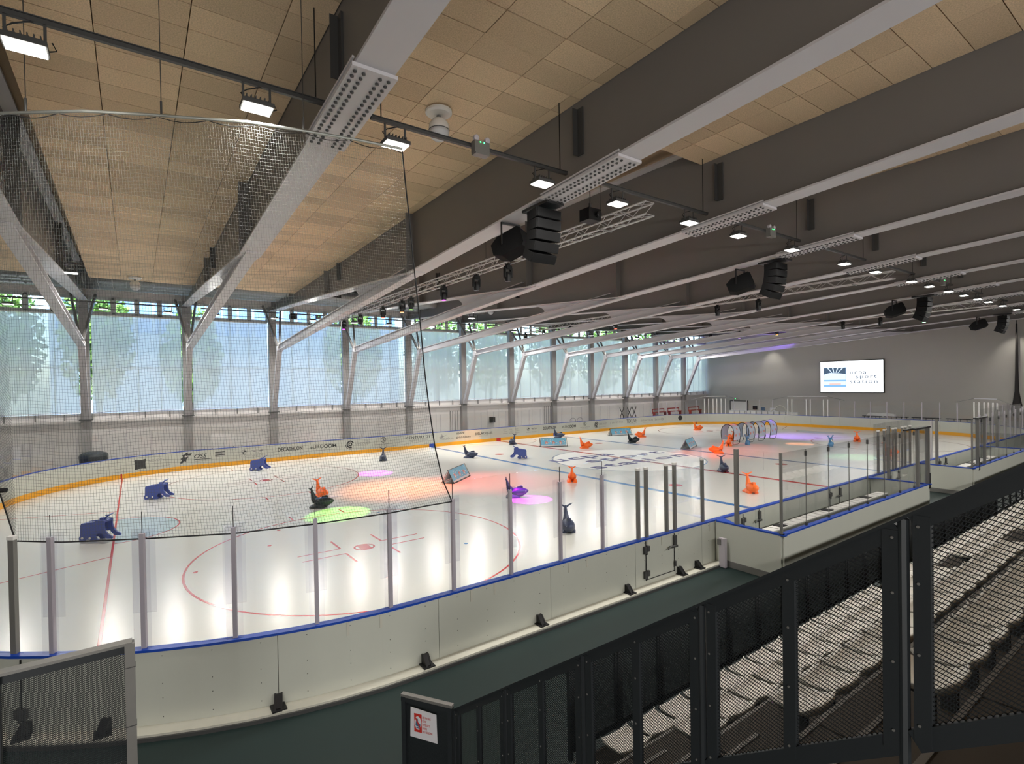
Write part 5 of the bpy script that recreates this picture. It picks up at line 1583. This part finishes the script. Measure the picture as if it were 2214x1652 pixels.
for ya in (2.75, 2.3, 1.85, 1.4):
    bb = MB(); bb.add([(32.838, y, z) for y, z in ((ya, 5.69), (ya - .12, 5.69), (2.05 + (ya - 2.1) * .4 - .03, 5.2), (2.05 + (ya - 2.1) * .4 + .03, 5.2))], [(0, 1, 2, 3)]); bb.build('picture_beam', SCRM, scr)
sq_(3.05, 1.08, 4.35, 4.5, 32.838, SCRB, 'picture_boards'); sq_(2.55, 1.5, 4.02, 4.15, 32.838, SCRP, 'picture_foreground')
LY_ = (0, -1, 0)
letter('screen_lettering', 'BIENVENUE', 1.3, .12, (32.835, 2.7, 3.84), LY_, (0, 0, 1), SCRB, scr)
letter('screen_lettering', 'ucpa', 1.4, .42, (32.835, .72, 4.88), LY_, (0, 0, 1), SCRD, scr, .006, 1.25)
letter('screen_lettering', 'sport', 1.72, .42, (32.835, .20, 4.50), LY_, (0, 0, 1), SCRD, scr, .006, 1.25)
letter('screen_lettering', 'station', 2.3, .36, (32.835, .72, 4.14), LY_, (0, 0, 1), SCRD, scr, .006, 1.25)
letter('screen_lettering', 'Meudon', .8, .1, (32.835, -.75, 3.88), LY_, (0, 0, 1), SCRB, scr)
# door with small signs, wall items
dr = root('door_1', (32.95, 12.2, 0), 'grey service door in the end wall behind the far boards', 'door', kind='structure')
b = MB(); b.box((32.97, 12.2, 1.1), (.08, 2.0, 2.2)); b.build('leaf', WALLW, dr)
b = MB(); b.box((32.94, 12.2, 2.24), (.1, 2.16, .1)); b.box((32.94, 13.24, 1.1), (.1, .1, 2.2)); b.box((32.94, 11.16, 1.1), (.1, .1, 2.2)); b.build('door_frame', DKS, dr)
b = MB(); b.box((32.9, 11.9, 1.05), (.05, .04, .14)); b.build('door_handle', ALU, dr)
r = root('exit_light', (32.95, 12.6, 2.5), 'small green exit light above the service door', 'exit light')
b = MB(); b.box((32.95, 12.6, 2.5), (.06, .3, .12)); b.build('case', ALUD, r)
b = MB(); b.box((32.91, 12.6, 2.5), (.02, .1, .06)); b.build('lamp', GREENL, r)
for y, z, s, m, lab in ((10.3, 1.5, .5, BLACK, 'black wall box beside the service door'), (9.4, 1.4, .42, SIGNB, 'blue notice on the end wall'), (8.3, 1.3, .6, SIGNW, 'white notice on the end wall above the red extinguisher')):
    o = MB().box((32.96, y, z), (.06, s, s * .8)).build('wall_notice', m); tag(o, lab, 'notice')
r = root('fire_extinguisher', (32.85, 8.3, 0), 'red fire extinguisher on the end wall', 'extinguisher')
b = MB(); b.lathe([(.02, .60), (.04, .57), (.08, .51), (.08, .0), (.07, -.02)], (32.85, 8.3, 0), 10); b.build('cylinder_body', REDB, r)
b = MB(); b.box((32.85, 8.3, .63), (.05, .14, .07)); b.build('valve', BLACK, r)
o = MB().box((32.96, 4.8, 2.45), (.1, .16, .16)).build('wall_camera', WHITE); tag(o, 'small white camera box on the end wall left of the screen', 'camera')
# white tubs on tables, red benches, dark tables
r = root('white_arch', (31.0, 6.6, 0), 'pale inflatable arch leaning by the end wall', 'arch')
b = MB(); b.tube([(31, 8.0, -.01), (31, 7.8, 1.0), (31, 7.3, 1.45), (31, 7.0, 1.5), (31, 6.9, 1.75), (31, 6.5, 1.9), (31, 6.1, 1.75), (31, 6.0, 1.5), (31, 5.6, 1.3), (31, 5.3, -.01)], .06, 8); b.build('tube', CONC, r, True)
for i in range(12):
    y = 11.4 - i * .62
    r = root('white_crate', (30.3, y, .85), 'white plastic crate, %s from the left in the row behind the far boards' % ordn(i), 'crate', 'white crates behind the far boards')
    b = MB(); b.box((30.3, y, 1.08), (.4, .5, .36)); b.build('bin', WHITE, r)
    b = MB(); b.box((30.3, y, 1.28), (.44, .54, .05)); b.build('rim', SHEETW, r)
r = root('long_table', (30.3, 8, 0), 'long table under the white crates behind the far boards', 'table')
b = MB(); b.box((30.3, 8.0, .86), (.6, 8.0, .05)); b.build('tabletop', WHITE, r)
for y in (4.3, 6.8, 9.3, 11.7):
    b = MB(); b.box((30.3, y, .41), (.5, .05, .86)); b.build('leg', ALUD, r)
for i, (y0, y1) in enumerate(((-1.2, -2.6), (-2.9, -4.6), (-4.9, -6.8), (-7.2, -9.0))):
    r = root('dark_bench', (30.6, (y0 + y1) / 2, 0), 'dark bench, %s from the left behind the far end boards' % ordn(i), 'bench', 'dark benches behind the end boards')
    b = MB(); b.box((30.6, (y0 + y1) / 2, 1.17), (.4, y0 - y1, .06)); b.build('seat', BLACKM, r)
    for q in np.linspace(y0 - .1, y1 + .1, 5):
        b = MB(); b.box((30.6, q, .57), (.05, .05, 1.14)); b.build('leg', ALUD, r)
o = MB(); o.prism([(-1.1, 0), (1.1, 0), (1.05, .2), (.3, .28), (-.2, .22), (-.9, .26)], lambda a, c, d: (30.6 + d, -2.6 - a, 1.21 + c), -.2, .2)
tag(o.build('folded_tarp', WHITE), 'white folded tarpaulin lying on the dark benches', 'tarpaulin')
for i, (x, y) in enumerate(((22.6, 15.2), (25.2, 15.2), (28.4, 14.8))):
    r = root('red_bench', (x, y, 0), 'red bench, %s from the left behind the far corner boards' % ordn(i), 'bench', 'red benches behind the far boards')
    b = MB(); b.box((x, y, 1.3), (2.0, .35, .08)); b.box((x, y + .2, 1.62), (2.0, .05, .12)); b.build('seat', REDB, r)
    for q in (-.95, .95):
        b = MB(); b.box((x + q, y, .63), (.06, .3, 1.26)); b.box((x + q, y + .2, 1.4), (.06, .05, .5)); b.build('leg', REDB, r)
for i, x in enumerate((15.9, 17.0, 17.75)):
    r = root('bent_rack', (x, 14.6, 0), 'black X-shaped bent rack, %s from the left behind the far glass' % ordn(i), 'rack', 'black bent racks behind the far glass')
    b = MB()
    for sg in (-1, 1): b.tube([(x + sg * .28, 14.6, 2.1), (x + sg * .26, 14.6, 1.95), (x, 14.6, 1.55), (x - sg * .24, 14.6, 1.15), (x - sg * .26, 14.6, .02)], .035, 6)
    b.build('bent_tubes', BLACK, r)
for i, x in enumerate((9.2, 10.1)):
    r = root('bicycle_frame', (x, 14.6, 0), 'looped metal stand, %s behind the far glass' % ('left one' if i == 0 else 'right one'), 'stand', 'looped stands behind the far glass')
    b = MB(); b.tube([(x + .35 * cos(t), 14.6, 1.12 + .24 * sin(t)) for t in np.linspace(0, 2 * pi, 18)], .018, 5); b.tube([(x, 14.6, .9), (x, 14.6, 0)], .02, 5); b.build('loop', ALUD, r)
o = MB().box((1.2, 16.2, 1.55), (.5, .2, .5)).build('wall_speaker', BLACK); tag(o, 'small black box hung on the far wall beside a column', 'loudspeaker')
r = root('tub', (-26.3, 15.2, 0), 'dark round tub standing by the first column behind the boards', 'tub')
b = MB(); b.lathe([(.5, 0), (.62, .5), (.66, 1.05), (.6, 1.2), (.3, 1.3)], (-26.3, 15.0, 0), 14); b.build('tub_body', INKP, r)
r = root('notice_board', (-19.9, 15.2, 0), 'white mesh notice frame behind the far glass', 'frame')
b = MB(); b.box((-19.9, 15.2, 1.35), (1.3, .04, .9)); b.build('panel', WALLW, r)
b = MB()
for q in (-.6, .6): b.box((-19.9 + q, 15.2, .5), (.05, .05, 1.0))
b.build('legs_frame', ALUD, r)
# dark curtain at the right of the end wall
cu = root('rolled_curtain', (32.6, -11.05, 0), 'dark gathered curtain hanging at the right of the end wall', 'curtain')
b = MB(); rings = []
for z, w_ in ((8.7, .05), (7, .07), (5, .09), (3.4, .12), (2.6, .22), (1.9, .34), (1.0, .36), (.02, .34)):
    rings.append([(32.55 + w_ * .6 * cos(t) * (1 + .15 * cos(5 * t)), -11.05 + w_ * sin(t) * (1 + .15 * cos(5 * t)), z) for t in np.linspace(0, 2 * pi, 20, endpoint=False)])
b.loft(rings); b.build('cloth', CURT, cu, True)
b = MB(); b.tube([(32.55, -11.05, 8.65), (32.55, -11.05, 11.2)], .02, 5); b.build('hanging_cord', ROPE, cu)
# loose steel on the net corner post
r = root('door_closer', (-25.95, -11.3, 3.0), 'dark metal door head with rope bundle above the corner glass door', 'door fitting')
b = MB(); b.box((-26.12, -11.33, 3.03), (.14, .1, .16)); b.build('fitting_block', ALUD, r)
b = MB(); b.tube([(-26.5, -10.95, 3.32), (-26.2, -11.25, 3.26), (-25.9, -11.45, 3.27)], .035, 6); b.build('rope_bundle', ROPE, r)

# ================================================================== outside
o = MB().box((0, 45, -.4), (140, 56, .3)).build('outside_ground', GND); tag(o, 'pale ground outside the windows', 'ground', kind='structure')
bl_ = root('outside_building', (-12, 44, 0), 'pale building with a grid of blue panes seen through the high windows', 'building')
b = MB(); b.box((-13, 47, 10), (36, 6, 20)); b.build('facade', BLDG, bl_)
pb = MB(); pb.box((0, 0, 0), (1.35, .06, 1.5)); pq = pb.mesh('pane'); pq.materials.append(BPANE)
for i in range(22):
    for j in range(5): put('pane', pq, None, bl_, loc=(-29.8 + 1.6 * i, 43.96, 11.3 + j * 1.8))
def tree(x, y, h, cr, seed, label):
    rn = np.random.default_rng(seed)
    r = root('leafy_tree', (x, y, -.25), label, 'tree', 'trees outside the windows')
    b = MB(); b.tube([(x, y, -.25), (x + .1, y, h * .35), (x + .2, y + .1, h * .7)], [.22, .17, .08], 8)
    for i in range(5):
        a = 2 * pi * i / 5 + seed; b.tube([(x + .1, y, h * (.35 + .05 * i)), (x + cr * .6 * cos(a), y + cr * .6 * sin(a), h * (.6 + .06 * i))], [.08, .03], 5)
    b.build('trunk', BARK, r)
    n = 2600
    d = rn.normal(size=(n, 3)); d /= np.linalg.norm(d, axis=1)[:, None]
    rad = rn.random(n) ** (1 / 2.2)
    c = np.stack([x + d[:, 0] * rad * cr, y + d[:, 1] * rad * cr, h * .66 + d[:, 2] * rad * h * .36], 1)
    a = rn.normal(size=(n, 3)); a /= np.linalg.norm(a, axis=1)[:, None]; q = np.cross(a, rn.normal(size=(n, 3))); q /= np.linalg.norm(q, axis=1)[:, None]
    s = .16 + .16 * rn.random(n)[:, None]
    V = np.stack([c - a * s, c + q * s * .6, c + a * s, c - q * s * .6], 1).reshape(-1, 3) - np.array(OFF[r.name])
    me = bpy.data.meshes.new('foliage'); me.from_pydata(V.tolist(), [], [(4 * i, 4 * i + 1, 4 * i + 2, 4 * i + 3) for i in range(n)]); me.update()
    put('foliage', me, LEAF, r)['kind'] = 'stuff'
for i, (x, y, h, cr) in enumerate(((-37, 25, 13, 2.6), (-31.5, 24, 12, 2.4), (-26.5, 25, 12.5, 2.2), (-20.5, 27, 11, 2.2), (-8, 25, 11.5, 2.6), (0, 24, 12, 3.2), (7, 25, 12.5, 3.0), (15, 24, 12, 3.0), (24, 25, 12, 3.2), (33, 24, 12.5, 3.4))):
    tree(x, y, h, cr, 11 + i, 'leafy green tree outside, %s from the left, seen through the clerestory' % ordn(i))
